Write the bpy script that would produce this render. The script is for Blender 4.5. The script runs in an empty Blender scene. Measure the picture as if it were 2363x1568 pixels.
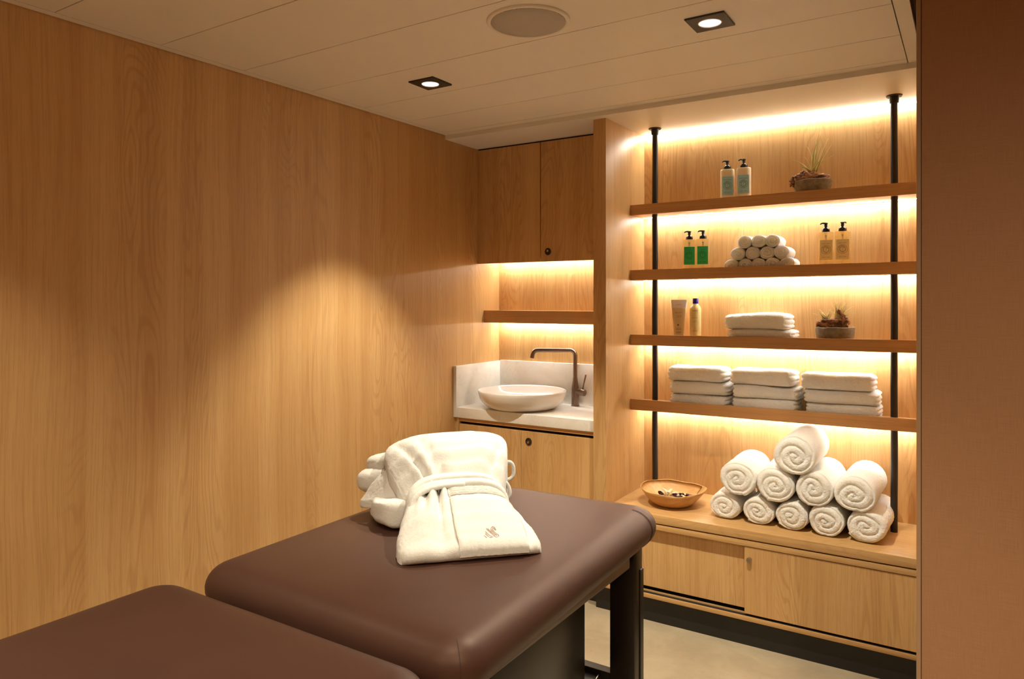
import bpy, bmesh, math, random
from mathutils import Vector, Matrix, noise
random.seed(7)
PI = math.pi
SC = bpy.context.scene
COL = SC.collection
H = 1.43                      # eye height above the floor; most z values below are given from eye level

# ------------------------------------------------------------------ basics
def link(o, parent=None):
    COL.objects.link(o)
    if parent is not None: o.parent = parent
    return o
def tag(o, label=None, cat=None, group=None, kind=None):
    if label: o['label'] = label
    if cat: o['category'] = cat
    if group: o['group'] = group
    if kind: o['kind'] = kind
    return o
def thing(name, loc, label, cat, group=None, rz=0.0):
    o = bpy.data.objects.new(name, None); o.empty_display_size = 0.02
    o.location = loc; o.rotation_euler = (0, 0, rz); link(o)
    return tag(o, label, cat, group)
def obj(name, bm, mat, parent=None, smooth=False, auto=None, label=None):
    bmesh.ops.recalc_face_normals(bm, faces=bm.faces)
    me = bpy.data.meshes.new(name); bm.to_mesh(me); bm.free()
    if smooth:
        for p in me.polygons: p.use_smooth = True
    if auto is not None:
        for p in me.polygons: p.use_smooth = True
        try: me.set_sharp_from_angle(angle=math.radians(auto))
        except Exception: pass
    me.materials.append(mat)
    o = bpy.data.objects.new(name, me); link(o, parent)
    if label: o['label'] = label
    return o
def own(o, loc):
    """give a world-coordinates mesh its own origin"""
    o.data.transform(Matrix.Translation(-Vector(loc))); o.location = loc
    return o
def rel(o, parent):
    """mesh written in world coordinates, moved under an unrotated thing"""
    o.data.transform(Matrix.Translation(-parent.location)); return o
def box(bm, x0, x1, y0, y1, z0, z1, bev=0.0, seg=2, mi=0):
    vs = [bm.verts.new((x, y, z)) for x in (x0, x1) for y in (y0, y1) for z in (z0, z1)]
    F = [(0,1,3,2),(4,6,7,5),(0,4,5,1),(2,3,7,6),(0,2,6,4),(1,5,7,3)]
    fs = [bm.faces.new([vs[i] for i in f]) for f in F]
    if bev > 0:
        es = {e for f in fs for e in f.edges}
        bmesh.ops.bevel(bm, geom=list(es), offset=bev, segments=seg, profile=0.5, affect='EDGES')
    return bm
def Box(*a, **k): return box(bmesh.new(), *a, **k)
def grid(bm, P, closeu=False, closev=False, capa=False, capb=False):
    """P[i][j] points -> quads"""
    V = [[bm.verts.new(p) for p in row] for row in P]
    n, m = len(V), len(V[0])
    for i in range(n if closeu else n-1):
        for j in range(m if closev else m-1):
            a, b, c, d = V[i][j], V[(i+1) % n][j], V[(i+1) % n][(j+1) % m], V[i][(j+1) % m]
            if len({a, b, c, d}) == 4: bm.faces.new((a, b, c, d))
    if capa: bm.faces.new(V[0])
    if capb: bm.faces.new(V[-1][::-1])
    return V
def lathe(bm, prof, c=(0,0,0), n=48, sx=1.0, sy=1.0, fn=None):
    """prof = [(r, z)]; closed at the ends when r == 0"""
    rows = []
    for r, z in prof:
        row = []
        for k in range(n):
            a = 2*PI*k/n; rr = max(r, 1e-5)
            x, y, zz = rr*math.cos(a)*sx, rr*math.sin(a)*sy, z
            if fn: x, y, zz = fn(x, y, zz, a, r)
            row.append((c[0]+x, c[1]+y, c[2]+zz))
        rows.append(row)
    grid(bm, rows, closev=True)
    bmesh.ops.remove_doubles(bm, verts=bm.verts, dist=2e-5)
    return bm
def tube(bm, pts, r, n=12, cap=True):
    pts = [Vector(p) for p in pts]; rows = []; up = None
    rs = r if isinstance(r, (list, tuple)) else [r]*len(pts)
    for i, p in enumerate(pts):
        t = (pts[min(i+1, len(pts)-1)] - pts[max(i-1, 0)]).normalized()
        if up is None:
            up = t.orthogonal().normalized()
        else:
            up = (up - t*up.dot(t)).normalized()
        s = t.cross(up)
        rows.append([p + (up*math.cos(2*PI*k/n) + s*math.sin(2*PI*k/n))*rs[i] for k in range(n)])
    grid(bm, rows, closev=True, capa=cap, capb=cap)
    return bm
def smoothpath(pts, n=8, closed=False):
    """Catmull-Rom"""
    P = [Vector(p) for p in pts]; out = []
    m = len(P)
    rng = range(m if closed else m-1)
    for i in rng:
        if closed: a, b, c, d = P[i-1], P[i], P[(i+1) % m], P[(i+2) % m]
        else: a, b, c, d = P[max(i-1, 0)], P[i], P[i+1], P[min(i+2, m-1)]
        for k in range(n):
            t = k/n
            out.append(0.5*((2*b) + (c-a)*t + (2*a-5*b+4*c-d)*t*t + (3*b-a-3*c+d)*t**3))
    if not closed: out.append(P[-1])
    return out
def interp(tab, x):
    if x <= tab[0][0]: return tab[0][1]
    for (a, fa), (b, fb) in zip(tab, tab[1:]):
        if x <= b:
            t = (x-a)/(b-a); t = t*t*(3-2*t)*0.5 + t*0.5
            return fa + (fb-fa)*t
    return tab[-1][1]
def spow(x, p): return math.copysign(abs(x)**p, x)
def nz(x, y, z, s=1.0): return noise.noise(Vector((x*s, y*s, z*s)))

# ------------------------------------------------------------------ materials
def newmat(name):
    m = bpy.data.materials.new(name); m.use_nodes = True
    nt = m.node_tree; b = nt.nodes['Principled BSDF']
    return m, nt, b
def simple(name, col, rough=0.5, metal=0.0, spec=0.5, **kw):
    m, nt, b = newmat(name)
    b.inputs['Base Color'].default_value = (*col, 1); b.inputs['Roughness'].default_value = rough
    b.inputs['Metallic'].default_value = metal; b.inputs['Specular IOR Level'].default_value = spec
    for k, v in kw.items(): b.inputs[k].default_value = v
    return m
def N(nt, t, **kw):
    n = nt.nodes.new(t)
    for k, v in kw.items(): setattr(n, k, v)
    return n
def math_(nt, op, a, b=None, clamp=False):
    n = N(nt, 'ShaderNodeMath', operation=op, use_clamp=clamp)
    for i, v in enumerate((a, b)):
        if v is None: continue
        if isinstance(v, (int, float)): n.inputs[i].default_value = v
        else: nt.links.new(v, n.inputs[i])
    return n.outputs[0]
def maprange(nt, v, a, b, c=0.0, d=1.0, smooth=True):
    n = N(nt, 'ShaderNodeMapRange', interpolation_type='SMOOTHSTEP' if smooth else 'LINEAR')
    nt.links.new(v, n.inputs['Value'])
    for k, x in zip(('From Min', 'From Max', 'To Min', 'To Max'), (a, b, c, d)): n.inputs[k].default_value = x
    return n.outputs[0]
def noise_(nt, vec, scale=1.0, detail=2.0, rough=0.5, dist=0.0):
    n = N(nt, 'ShaderNodeTexNoise'); n.inputs['Scale'].default_value = scale
    n.inputs['Detail'].default_value = detail; n.inputs['Roughness'].default_value = rough
    n.inputs['Distortion'].default_value = dist
    nt.links.new(vec, n.inputs['Vector']); return n.outputs['Fac']
def mixc(nt, f, a, b):
    n = N(nt, 'ShaderNodeMix', data_type='RGBA')
    if isinstance(f, (int, float)): n.inputs[0].default_value = f
    else: nt.links.new(f, n.inputs[0])
    for i, v in ((6, a), (7, b)):
        if isinstance(v, tuple): n.inputs[i].default_value = (*v, 1)
        else: nt.links.new(v, n.inputs[i])
    return n.outputs[2]
def comb(nt, x, y, z):
    n = N(nt, 'ShaderNodeCombineXYZ')
    for i, v in enumerate((x, y, z)):
        if isinstance(v, (int, float)): n.inputs[i].default_value = v
        else: nt.links.new(v, n.inputs[i])
    return n.outputs[0]
def bump(nt, b, h, strength, dist=0.001):
    n = N(nt, 'ShaderNodeBump'); n.inputs['Strength'].default_value = strength; n.inputs['Distance'].default_value = dist
    nt.links.new(h, n.inputs['Height']); nt.links.new(n.outputs[0], b.inputs['Normal'])

WOOD_L, WOOD_M, WOOD_D = (0.665, 0.420, 0.182), (0.590, 0.348, 0.138), (0.41, 0.198, 0.066)
def wood(name, along='z', seed=0.0, tone=1.0, figure=1.0, rough=0.42):
    m, nt, b = newmat(name)
    geo = N(nt, 'ShaderNodeNewGeometry'); sep = N(nt, 'ShaderNodeSeparateXYZ')
    nt.links.new(geo.outputs['Position'], sep.inputs[0])
    X, Y, Z = sep.outputs
    if along == 'z': a, l = math_(nt, 'ADD', X, Y), Z
    elif along == 'x': a, l = math_(nt, 'ADD', Y, Z), X
    else: a, l = math_(nt, 'ADD', X, Z), Y
    # gentle waviness of the grain
    wv = noise_(nt, comb(nt, math_(nt, 'MULTIPLY', a, 2.0), math_(nt, 'MULTIPLY', l, 1.3), seed), 1.0, 2, 0.5)
    aw = math_(nt, 'ADD', a, math_(nt, 'MULTIPLY', math_(nt, 'SUBTRACT', wv, 0.5), 0.05))
    # broad veneer strips
    st = noise_(nt, comb(nt, math_(nt, 'MULTIPLY', aw, 9.0), math_(nt, 'MULTIPLY', l, 0.10), seed+3), 1.0, 2, 0.55)
    # cathedral figure = contour lines of a stretched field
    cf = noise_(nt, comb(nt, math_(nt, 'MULTIPLY', a, 4.2), math_(nt, 'MULTIPLY', l, 0.62), seed+7), 1.0, 2.6, 0.5, 0.5)
    lines = math_(nt, 'SINE', math_(nt, 'MULTIPLY', cf, 230.0))
    lines = maprange(nt, lines, 0.15, 1.0)
    cm = noise_(nt, comb(nt, math_(nt, 'MULTIPLY', a, 5.0), math_(nt, 'MULTIPLY', l, 0.3), seed+11), 1.0, 1, 0.5)
    cm = maprange(nt, cm, 0.44, 0.60)
    lines = math_(nt, 'MULTIPLY', lines, cm)
    # fine pores and fibres
    f1 = noise_(nt, comb(nt, math_(nt, 'MULTIPLY', aw, 150.0), math_(nt, 'MULTIPLY', l, 2.2), seed+5), 1.0, 4, 0.65)
    f2 = noise_(nt, comb(nt, math_(nt, 'MULTIPLY', aw, 620.0), math_(nt, 'MULTIPLY', l, 11.0), seed+9), 1.0, 2, 0.6)
    tn = tone if isinstance(tone, tuple) else (tone,)*3
    c = lambda t: tuple(v*k for v, k in zip(t, tn))
    base = mixc(nt, maprange(nt, st, 0.33, 0.67), c(WOOD_M), c(WOOD_L))
    base = mixc(nt, maprange(nt, f1, 0.42, 0.75, 0, 0.42), base, c(WOOD_D))
    base = mixc(nt, math_(nt, 'MULTIPLY', lines, 0.33*figure), base, c(WOOD_D))
    base = mixc(nt, maprange(nt, f2, 0.50, 0.78, 0, 0.46), base, c(WOOD_D))
    nt.links.new(base, b.inputs['Base Color'])
    b.inputs['Roughness'].default_value = rough; b.inputs['Specular IOR Level'].default_value = 0.4
    hh = math_(nt, 'ADD', math_(nt, 'MULTIPLY', f1, 0.5), math_(nt, 'MULTIPLY', f2, 0.5))
    bump(nt, b, hh, 0.35, 0.0006)
    return m
M = {}
M['wood'] = wood('oak_upright', 'z', 1.3)
M['wood2'] = wood('oak_upright_door', 'z', 4.1)
M['woodx'] = wood('oak_lengthwise', 'x', 2.2, tone=0.97, figure=0.5)
M['woody'] = wood('oak_depthwise', 'y', 2.7, tone=0.97, figure=0.5)
M['edge'] = wood('oak_edge_band', 'x', 6.2, tone=(0.88, 0.76, 0.70), figure=0.35)

def m_terry(name, col=(0.94, 0.915, 0.87), s=1.0, strength=0.9, sss=0.0):
    m, nt, b = newmat(name)
    geo = N(nt, 'ShaderNodeTexCoord'); v = geo.outputs['Object']
    n1 = noise_(nt, v, 420*s, 3, 0.7); n2 = noise_(nt, v, 110*s, 3, 0.6)
    b.inputs['Roughness'].default_value = 0.95; b.inputs['Specular IOR Level'].default_value = 0.1
    if sss: b.inputs['Subsurface Weight'].default_value = sss; b.inputs['Subsurface Radius'].default_value = (1.0, 0.9, 0.75); b.inputs['Subsurface Scale'].default_value = 0.030
    b.inputs['Sheen Weight'].default_value = 0.25; b.inputs['Sheen Roughness'].default_value = 0.6
    c = mixc(nt, maprange(nt, n1, 0.3, 0.62), tuple(x*0.90 for x in col), col)
    nt.links.new(c, b.inputs['Base Color'])
    h = math_(nt, 'ADD', math_(nt, 'MULTIPLY', n1, 0.6), math_(nt, 'MULTIPLY', n2, 0.7))
    bump(nt, b, h, strength, 0.004)
    return m
M['terry'] = m_terry('white_terry', strength=0.45, sss=0.5)
M['robe'] = m_terry('white_robe_plush', (0.69, 0.67, 0.625), 1.4, 0.40)
M['white'] = simple('cream_panel_paint', (0.80, 0.745, 0.66), 0.45, spec=0.3)
M['groove'] = simple('panel_joint', (0.16, 0.12, 0.08), 0.9)
M['black'] = simple('black_metal', (0.022, 0.017, 0.015), 0.45)
M['post'] = simple('black_bronze_post', (0.022, 0.015, 0.013), 0.5, 0.0)
M['kick'] = simple('black_plinth', (0.012, 0.010, 0.009), 0.5)
M['dark'] = simple('dark_gap', (0.012, 0.009, 0.007), 0.9)
M['brass'] = simple('brass', (0.75, 0.42, 0.14), 0.3, 1.0)
M['chrome'] = simple('brushed_steel', (0.55, 0.47, 0.38), 0.28, 1.0)
M['bronze'] = simple('brushed_bronze', (0.24, 0.175, 0.145), 0.32, 1.0)
M['ceramic'] = simple('white_ceramic', (0.84, 0.79, 0.74), 0.08, spec=0.6)
M['pump'] = simple('black_plastic', (0.015, 0.011, 0.011), 0.25)
M['umber'] = simple('dark_umber_laminate', (0.012, 0.0075, 0.005), 0.30)
M['rail'] = simple('brown_laminate', (0.11, 0.066, 0.04), 0.4)
def emis(name, col, s):
    m, nt, b = newmat(name)
    b.inputs['Base Color'].default_value = (0.8, 0.8, 0.8, 1)
    b.inputs['Emission Color'].default_value = (*col, 1); b.inputs['Emission Strength'].default_value = s
    return m
LEDC = (0.95, 0.97, 0.90)
M['led'] = emis('warm_led', LEDC, 68.0)
M['led2'] = emis('warm_led_soft', LEDC, 24.0)
M['lamp'] = emis('lamp_disc', (1.0, 0.95, 0.88), 22.0)
M['reflector'] = simple('reflector', (0.8, 0.8, 0.78), 0.3, 0.6)

def m_marble():
    m, nt, b = newmat('pale_veined_stone')
    v = N(nt, 'ShaderNodeTexCoord').outputs['Object']
    n1 = noise_(nt, v, 9, 6, 0.6, 0.6); n2 = noise_(nt, v, 60, 4, 0.6); n3 = noise_(nt, v, 3.5, 4, 0.6, 1.5)
    c = mixc(nt, maprange(nt, n1, 0.35, 0.7), (0.84, 0.80, 0.74), (0.90, 0.87, 0.82))
    vein = math_(nt, 'ABSOLUTE', math_(nt, 'SUBTRACT', n3, 0.5))
    c = mixc(nt, maprange(nt, vein, 0.0, 0.015, 0.18, 0.0), c, (0.56, 0.50, 0.43))
    c = mixc(nt, maprange(nt, n2, 0.66, 0.8, 0, 0.25), c, (0.5, 0.44, 0.37))
    nt.links.new(c, b.inputs['Base Color']); b.inputs['Roughness'].default_value = 0.25
    return m
M['stone'] = m_marble()
def m_floor():
    m, nt, b = newmat('beige_mottled_floor')
    v = N(nt, 'ShaderNodeNewGeometry').outputs['Position']
    n1 = noise_(nt, v, 5, 6, 0.65, 0.4); n2 = noise_(nt, v, 38, 5, 0.65, 0.5); n3 = noise_(nt, v, 260, 2, 0.6)
    c = mixc(nt, maprange(nt, n1, 0.3, 0.7), (0.40, 0.32, 0.215), (0.50, 0.41, 0.28))
    c = mixc(nt, maprange(nt, n2, 0.55, 0.8, 0, 0.4), c, (0.28, 0.215, 0.14))
    c = mixc(nt, maprange(nt, n3, 0.3, 0.8, 0, 0.15), c, (0.33, 0.26, 0.18))
    nt.links.new(c, b.inputs['Base Color']); b.inputs['Roughness'].default_value = 0.5
    bump(nt, b, n3, 0.15, 0.0005)
    return m
M['floor'] = m_floor()
def m_leather():
    m, nt, b = newmat('dark_brown_vinyl')
    v = N(nt, 'ShaderNodeNewGeometry').outputs['Position']
    n1 = noise_(nt, v, 900, 2, 0.5); n2 = noise_(nt, v, 5, 2, 0.5)
    n3 = noise_(nt, v, 60, 4, 0.65, 0.4)
    c = mixc(nt, maprange(nt, n2, 0.3, 0.7), (0.055, 0.025, 0.018), (0.061, 0.028, 0.020))
    nt.links.new(c, b.inputs['Base Color']); b.inputs['Roughness'].default_value = 0.46
    b.inputs['Specular IOR Level'].default_value = 0.34; b.inputs['Specular Tint'].default_value = (1.0, 0.72, 0.58, 1)
    bump(nt, b, math_(nt, 'ADD', n1, math_(nt, 'MULTIPLY', n3, 0.5)), 0.10, 0.0008)
    return m
M['vinyl'] = m_leather()
M['vinylseam'] = simple('dark_stitching', (0.03, 0.015, 0.012), 0.7)
def m_linen():
    m, nt, b = newmat('brown_linen_panel')
    geo = N(nt, 'ShaderNodeNewGeometry'); sep = N(nt, 'ShaderNodeSeparateXYZ'); nt.links.new(geo.outputs['Position'], sep.inputs[0])
    X, Y, Z = sep.outputs; a = math_(nt, 'ADD', X, Y)
    t1 = noise_(nt, comb(nt, math_(nt, 'MULTIPLY', a, 700), math_(nt, 'MULTIPLY', Z, 22), 0), 1, 2, 0.6)
    t2 = noise_(nt, comb(nt, math_(nt, 'MULTIPLY', a, 22), math_(nt, 'MULTIPLY', Z, 700), 4), 1, 2, 0.6)
    t = math_(nt, 'MULTIPLY', math_(nt, 'ADD', t1, t2), 0.5)
    c = mixc(nt, maprange(nt, t, 0.3, 0.7), (0.33, 0.18, 0.095), (0.38, 0.215, 0.115))
    nt.links.new(c, b.inputs['Base Color']); b.inputs['Roughness'].default_value = 0.6
    b.inputs['Specular IOR Level'].default_value = 0.25
    bump(nt, b, t, 0.3, 0.0006)
    return m
M['linen'] = m_linen()
def m_stonepot():
    m, nt, b = newmat('rough_brown_stone')
    v = N(nt, 'ShaderNodeTexCoord').outputs['Object']
    n1 = noise_(nt, v, 35, 5, 0.65); n2 = noise_(nt, v, 180, 3, 0.6)
    c = mixc(nt, maprange(nt, n1, 0.3, 0.7), (0.20, 0.15, 0.10), (0.34, 0.28, 0.20))
    c = mixc(nt, maprange(nt, n2, 0.55, 0.8, 0, 0.5), c, (0.12, 0.085, 0.055))
    nt.links.new(c, b.inputs['Base Color']); b.inputs['Roughness'].default_value = 0.85
    bump(nt, b, math_(nt, 'ADD', n1, n2), 0.5, 0.002); return m
M['pot'] = m_stonepot()
def m_drift():
    m, nt, b = newmat('gnarled_driftwood')
    v = N(nt, 'ShaderNodeTexCoord').outputs['Object']
    n1 = noise_(nt, v, 45, 4, 0.65, 0.8)
    c = mixc(nt, maprange(nt, n1, 0.35, 0.65), (0.12, 0.045, 0.022), (0.60, 0.30, 0.14))
    nt.links.new(c, b.inputs['Base Color']); b.inputs['Roughness'].default_value = 0.7
    bump(nt, b, n1, 0.7, 0.004); return m
M['drift'] = m_drift()
M['leafa'] = simple('pale_green_leaf', (0.52, 0.47, 0.13), 0.5, **{'Subsurface Weight': 0.0})
M['leafb'] = simple('straw_leaf', (0.78, 0.66, 0.30), 0.5)
def m_bowl():
    m, nt, b = newmat('turned_wood_bowl')
    v = N(nt, 'ShaderNodeTexCoord').outputs['Object']
    mp = N(nt, 'ShaderNodeMapping'); mp.inputs['Scale'].default_value = (6, 40, 40); nt.links.new(v, mp.inputs[0])
    n1 = noise_(nt, mp.outputs[0], 1, 4, 0.6, 0.6); n2 = noise_(nt, v, 9, 3, 0.5, 0.5)
    c = mixc(nt, maprange(nt, n1, 0.3, 0.7), (0.52, 0.265, 0.085), (0.66, 0.40, 0.155))
    c = mixc(nt, maprange(nt, n2, 0.55, 0.75, 0, 0.35), c, (0.40, 0.17, 0.05))
    nt.links.new(c, b.inputs['Base Color']); b.inputs['Roughness'].default_value = 0.4
    return m
M['bowl'] = m_bowl()
M['lotion'] = simple('milky_plastic', (0.93, 0.86, 0.72), 0.3, **{'Subsurface Weight': 0.3, 'Subsurface Radius': (0.02, 0.014, 0.008), 'Subsurface Scale': 1.0})
M['liquid'] = simple('clear_plastic_yellow_liquid', (1.0, 0.90, 0.60), 0.06, **{'Transmission Weight': 0.88, 'IOR': 1.25})
M['clear'] = simple('clear_plastic', (0.98, 0.93, 0.85), 0.05, **{'Transmission Weight': 0.9, 'IOR': 1.3})
M['bluelabel'] = simple('blue_label', (0.42, 0.78, 1.0), 0.5)
M['greenlabel'] = simple('green_label', (0.03, 0.50, 0.15), 0.5)
M['yellowlabel'] = simple('yellow_label', (1.0, 0.88, 0.50), 0.45)
M['blueink'] = simple('dark_blue_ink', (0.07, 0.13, 0.15), 0.6)
M['greenink'] = simple('dark_green_ink', (0.006, 0.09, 0.02), 0.6)
M['brownink'] = simple('brown_ink', (0.42, 0.20, 0.05), 0.6)
M['greyink'] = simple('grey_brown_ink', (0.17, 0.10, 0.06), 0.6)
M['cream'] = simple('cream_tube', (0.80, 0.62, 0.34), 0.35)
M['tubeclear'] = simple('frosted_tube_end', (0.93, 0.87, 0.80), 0.3)
M['amber'] = simple('pale_amber_bottle', (0.83, 0.70, 0.34), 0.22, **{'Subsurface Weight': 0.3, 'Subsurface Radius': (0.02, 0.015, 0.006), 'Subsurface Scale': 1.0})
M['violet'] = simple('violet_cap', (0.035, 0.008, 0.24), 0.25)
M['dot'] = simple('purple_dot', (0.06, 0.015, 0.05), 0.5)
M['logo'] = simple('brown_embroidery', (0.42, 0.27, 0.21), 0.7)
M['stitch'] = simple('robe_stitching', (0.70, 0.62, 0.50), 0.9)
M['petalred'] = simple('dark_red_petal', (0.11, 0.012, 0.015), 0.4)
M['petalwhite'] = simple('dried_white_flower', (0.80, 0.70, 0.50), 0.7)
def m_grille():
    m, nt, b = newmat('perforated_grille')
    v = N(nt, 'ShaderNodeTexCoord').outputs['Object']
    mp = N(nt, 'ShaderNodeMapping'); mp.inputs['Scale'].default_value = (330, 330, 0.0); nt.links.new(v, mp.inputs[0])
    vo = N(nt, 'ShaderNodeTexVoronoi'); vo.inputs['Scale'].default_value = 1.0; vo.inputs['Randomness'].default_value = 0.0
    nt.links.new(mp.outputs[0], vo.inputs['Vector'])
    c = mixc(nt, maprange(nt, vo.outputs['Distance'], 0.25, 0.40), (0.10, 0.09, 0.085), (0.60, 0.53, 0.45))
    nt.links.new(c, b.inputs['Base Color']); b.inputs['Roughness'].default_value = 0.5
    return m
M['grille'] = m_grille()

# ------------------------------------------------------------------ setting
XL, YB, XD = -2.30, 3.467, -1.405          # left wall, back wall, right face of the divider
XN = -0.13                                  # right cheek of the shelf niche
YF = 3.004                                  # plane of the bench front and divider front
ZSOF = 0.841+H
def zceil(y): return 0.8465 + 0.0082*(y-1.0) + H
def struct(name, bm, mat, **k): return tag(obj(name, bm, mat, **k), kind='structure')
struct('floor', Box(-2.5, 1.2, -1.7, 3.7, -0.06, 0.0), M['floor'])
struct('wall_left', Box(XL-0.06, XL, -1.7, YB+0.1, 0, 2.6), M['wood'])
struct('wall_back', Box(XL, 1.2, YB, YB+0.06, 0, 2.6), M['wood'])
struct('wall_front', Box(-2.5, 1.2, -1.70, -1.62, 0, 2.6), M['linen'])
# the wall on the right: a linen covered partition close to the viewer, a return behind it and the cheek of the niche
bm = Box(-0.0775, 1.2, 1.60, 1.66, 0, 2.6)
pr = struct('wall_right', bm, M['linen'])
struct('trim_1', Box(-0.0865, -0.0785, 1.600, 1.66, 0, 2.6, bev=0.0012), simple('brown_edge_strip', (0.36, 0.23, 0.13), 0.45))
struct('wall_niche', Box(XN, XN+0.05, 3.0, YB, 0, 2.42), M['wood'])
struct('wall_corridor', Box(1.12, 1.2, -1.62, YB, 0, 2.6), M['linen'])
# ceiling: cream metal panels with fine joints, slightly out of level; a joint line around the edge
seams = [-1.15, -0.83, -0.52, -0.21, 0.105, 0.42, 0.735, 1.05, 1.378, 1.70, 2.02, 2.33, 2.625, 2.905]
YC1 = 2.957; XC1 = -0.143
bm = bmesh.new()
ys = [-1.62] + seams + [YC1]
g = 0.0017
for xa, xb in ((XL+0.004, -2.262-g), (-2.262+g, -0.186-g), (-0.186+g, XC1)):
    edge = xa < -2.27 or xb > -0.18
    yl = [ys[0], ys[-1]] if edge else ys
    for i, (ya, yb) in enumerate(zip(yl, yl[1:])):
        ya2, yb2 = (ya+g if i else ya), (yb-g if i < len(yl)-2 else yb)
        if edge: ya2, yb2 = ya, yb
        pts = [(xa, ya2), (xb, ya2), (xb, yb2), (xa, yb2)]
        lo = [bm.verts.new((x, y, zceil(y))) for x, y in pts]
        hi = [bm.verts.new((x, y, zceil(y)+0.012)) for x, y in pts]
        bm.faces.new(lo); bm.faces.new(hi[::-1])
        for k in range(4): bm.faces.new((lo[k], lo[(k+1) % 4], hi[(k+1) % 4], hi[k]))
struct('ceiling', bm, M['white'])
_ceil = COL.objects['ceiling']
bmc = bmesh.new()
for (hx, hy) in ((-1.780, 2.195), (-0.668, 2.172), (-0.668, 0.85), (-1.780, 0.72), (-0.668, -0.60), (-1.780, -0.60)):
    tube(bmc, [(hx, hy, zceil(hy)-0.02), (hx, hy, zceil(hy)+0.03)], 0.0365, 48)
_cut = obj('cutter', bmc, M['white'])
_m = _ceil.modifiers.new('holes', 'BOOLEAN'); _m.operation = 'DIFFERENCE'; _m.object = _cut; _m.solver = 'EXACT'
bpy.context.view_layer.update()
_me = bpy.data.meshes.new_from_object(_ceil.evaluated_get(bpy.context.evaluated_depsgraph_get()))
_ceil.modifiers.clear(); _ceil.data = _me; bpy.data.objects.remove(_cut)
struct('ceiling_backing', Box(XL, XC1, -1.62, YC1+0.004, H+0.885, H+0.895), M['groove'])
struct('ceiling_soffit', Box(XL, XN+0.05, YC1, YB, ZSOF, H+0.895), M['white'])
struct('ceiling_right', Box(XC1-0.005, 1.2, -1.62, YB+0.05, H+0.90, H+0.93), M['rail'])

# ------------------------------------------------------------------ downlights and speaker
def downlight(x, y, label, power=50, on=True, cone=78, blend=0.35, col=(1.0, 0.91, 0.71)):
    z = zceil(y)
    t = thing('recessed_downlight', (x, y, z), label, 'downlight', 'square black ceiling downlights')
    bm = bmesh.new(); a = 0.060; r = 0.036; th = 0.005; n = 48
    # plate with a round hole
    def sq(k):
        an = 2*PI*k/n; c, s = math.cos(an), math.sin(an); q = a/max(abs(c), abs(s)); return (c*q, s*q)
    rows = []
    for zz in (0.0, -th):
        rows.append([(*sq(k), zz) for k in range(n)])
    rows.append([(sq(k)[0]*0.985, sq(k)[1]*0.985, -th-0.0012) for k in range(n)])
    rows.append([(r*math.cos(2*PI*k/n), r*math.sin(2*PI*k/n), -th-0.0012) for k in range(n)])
    rows.append([(r*math.cos(2*PI*k/n), r*math.sin(2*PI*k/n), 0.004) for k in range(n)])
    grid(bm, rows, closev=True)
    obj('plate', bm, M['black'], t, auto=30)
    bm = lathe(bmesh.new(), [(0.036, -th-0.0010), (0.0345, -th-0.0028), (0.0325, -th-0.0010), (0.0325, 0.0)], n=48)
    obj('ring', bm, M['reflector'], t, smooth=True, label='bright metal ring of downlight')
    bm = lathe(bmesh.new(), [(0.0327, -0.004), (0.0315, 0.006), (0.027, 0.017), (0.018, 0.026)], n=48)
    obj('reflector', bm, M['reflector'], t, smooth=True)
    bm = lathe(bmesh.new(), [(0.0, 0.0255), (0.0185, 0.0255)], n=32)
    obj('lamp', bm, M['lamp'], t, label='glowing lamp of downlight')
    ld = bpy.data.lights.new('downlight_beam', 'SPOT'); ld.energy = power; ld.color = col
    ld.spot_size = math.radians(cone); ld.spot_blend = blend; ld.shadow_soft_size = 0.018
    lo = bpy.data.objects.new('downlight_beam', ld); link(lo); lo.location = (x, y, z-0.012)
    return t
downlight(-1.780, 2.195, 'square black recessed downlight in the ceiling nearer the left wall', 52, blend=0.5)
downlight(-0.668, 2.172, 'square black recessed downlight in the ceiling to the right of the speaker', 66, cone=92, blend=0.6)
downlight(-0.668, 0.85, 'square black recessed downlight over the near right edge of the massage table', 24, cone=92, blend=0.6)
downlight(-1.780, 0.72, 'square black recessed downlight over the near end of the massage table', 22, blend=0.8)
downlight(-0.668, -0.60, 'added square black fill downlight in the ceiling behind the viewer, out of view', 40, cone=150, blend=1.0, col=(1.0, 0.80, 0.52))  # added fill lamp behind the viewer, raises the ambient light
downlight(-1.780, -0.60, 'added square black fill downlight behind the viewer near the left wall, out of view', 24, cone=150, blend=1.0, col=(1.0, 0.80, 0.52))  # another added fill lamp, unseen, for more bounce off wall and floor
CL = zceil
zceil = lambda y: H+0.90
downlight(0.45, 0.10, 'added square black fill downlight over the passage on the right, out of view', 60, cone=160, blend=1.0, col=(1.0, 0.80, 0.56))  # added unseen lamp that brightens the linen partition
zceil = CL

z = zceil(1.865)
t = thing('ceiling_speaker', (-1.131, 1.865, z), 'round cream ceiling speaker with a fine grey perforated grille', 'speaker')
obj('rim', lathe(bmesh.new(), [(0.127, 0.0), (0.127, -0.004), (0.124, -0.008), (0.118, -0.009), (0.114, -0.006), (0.114, 0.0)], n=72), M['white'], t, smooth=True)
obj('grille', lathe(bmesh.new(), [(0.114, -0.006), (0.112, -0.0085), (0.09, -0.0115), (0.05, -0.014), (0.0, -0.015)], n=72), M['grille'], t, smooth=True, label='grey perforated grille')

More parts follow.
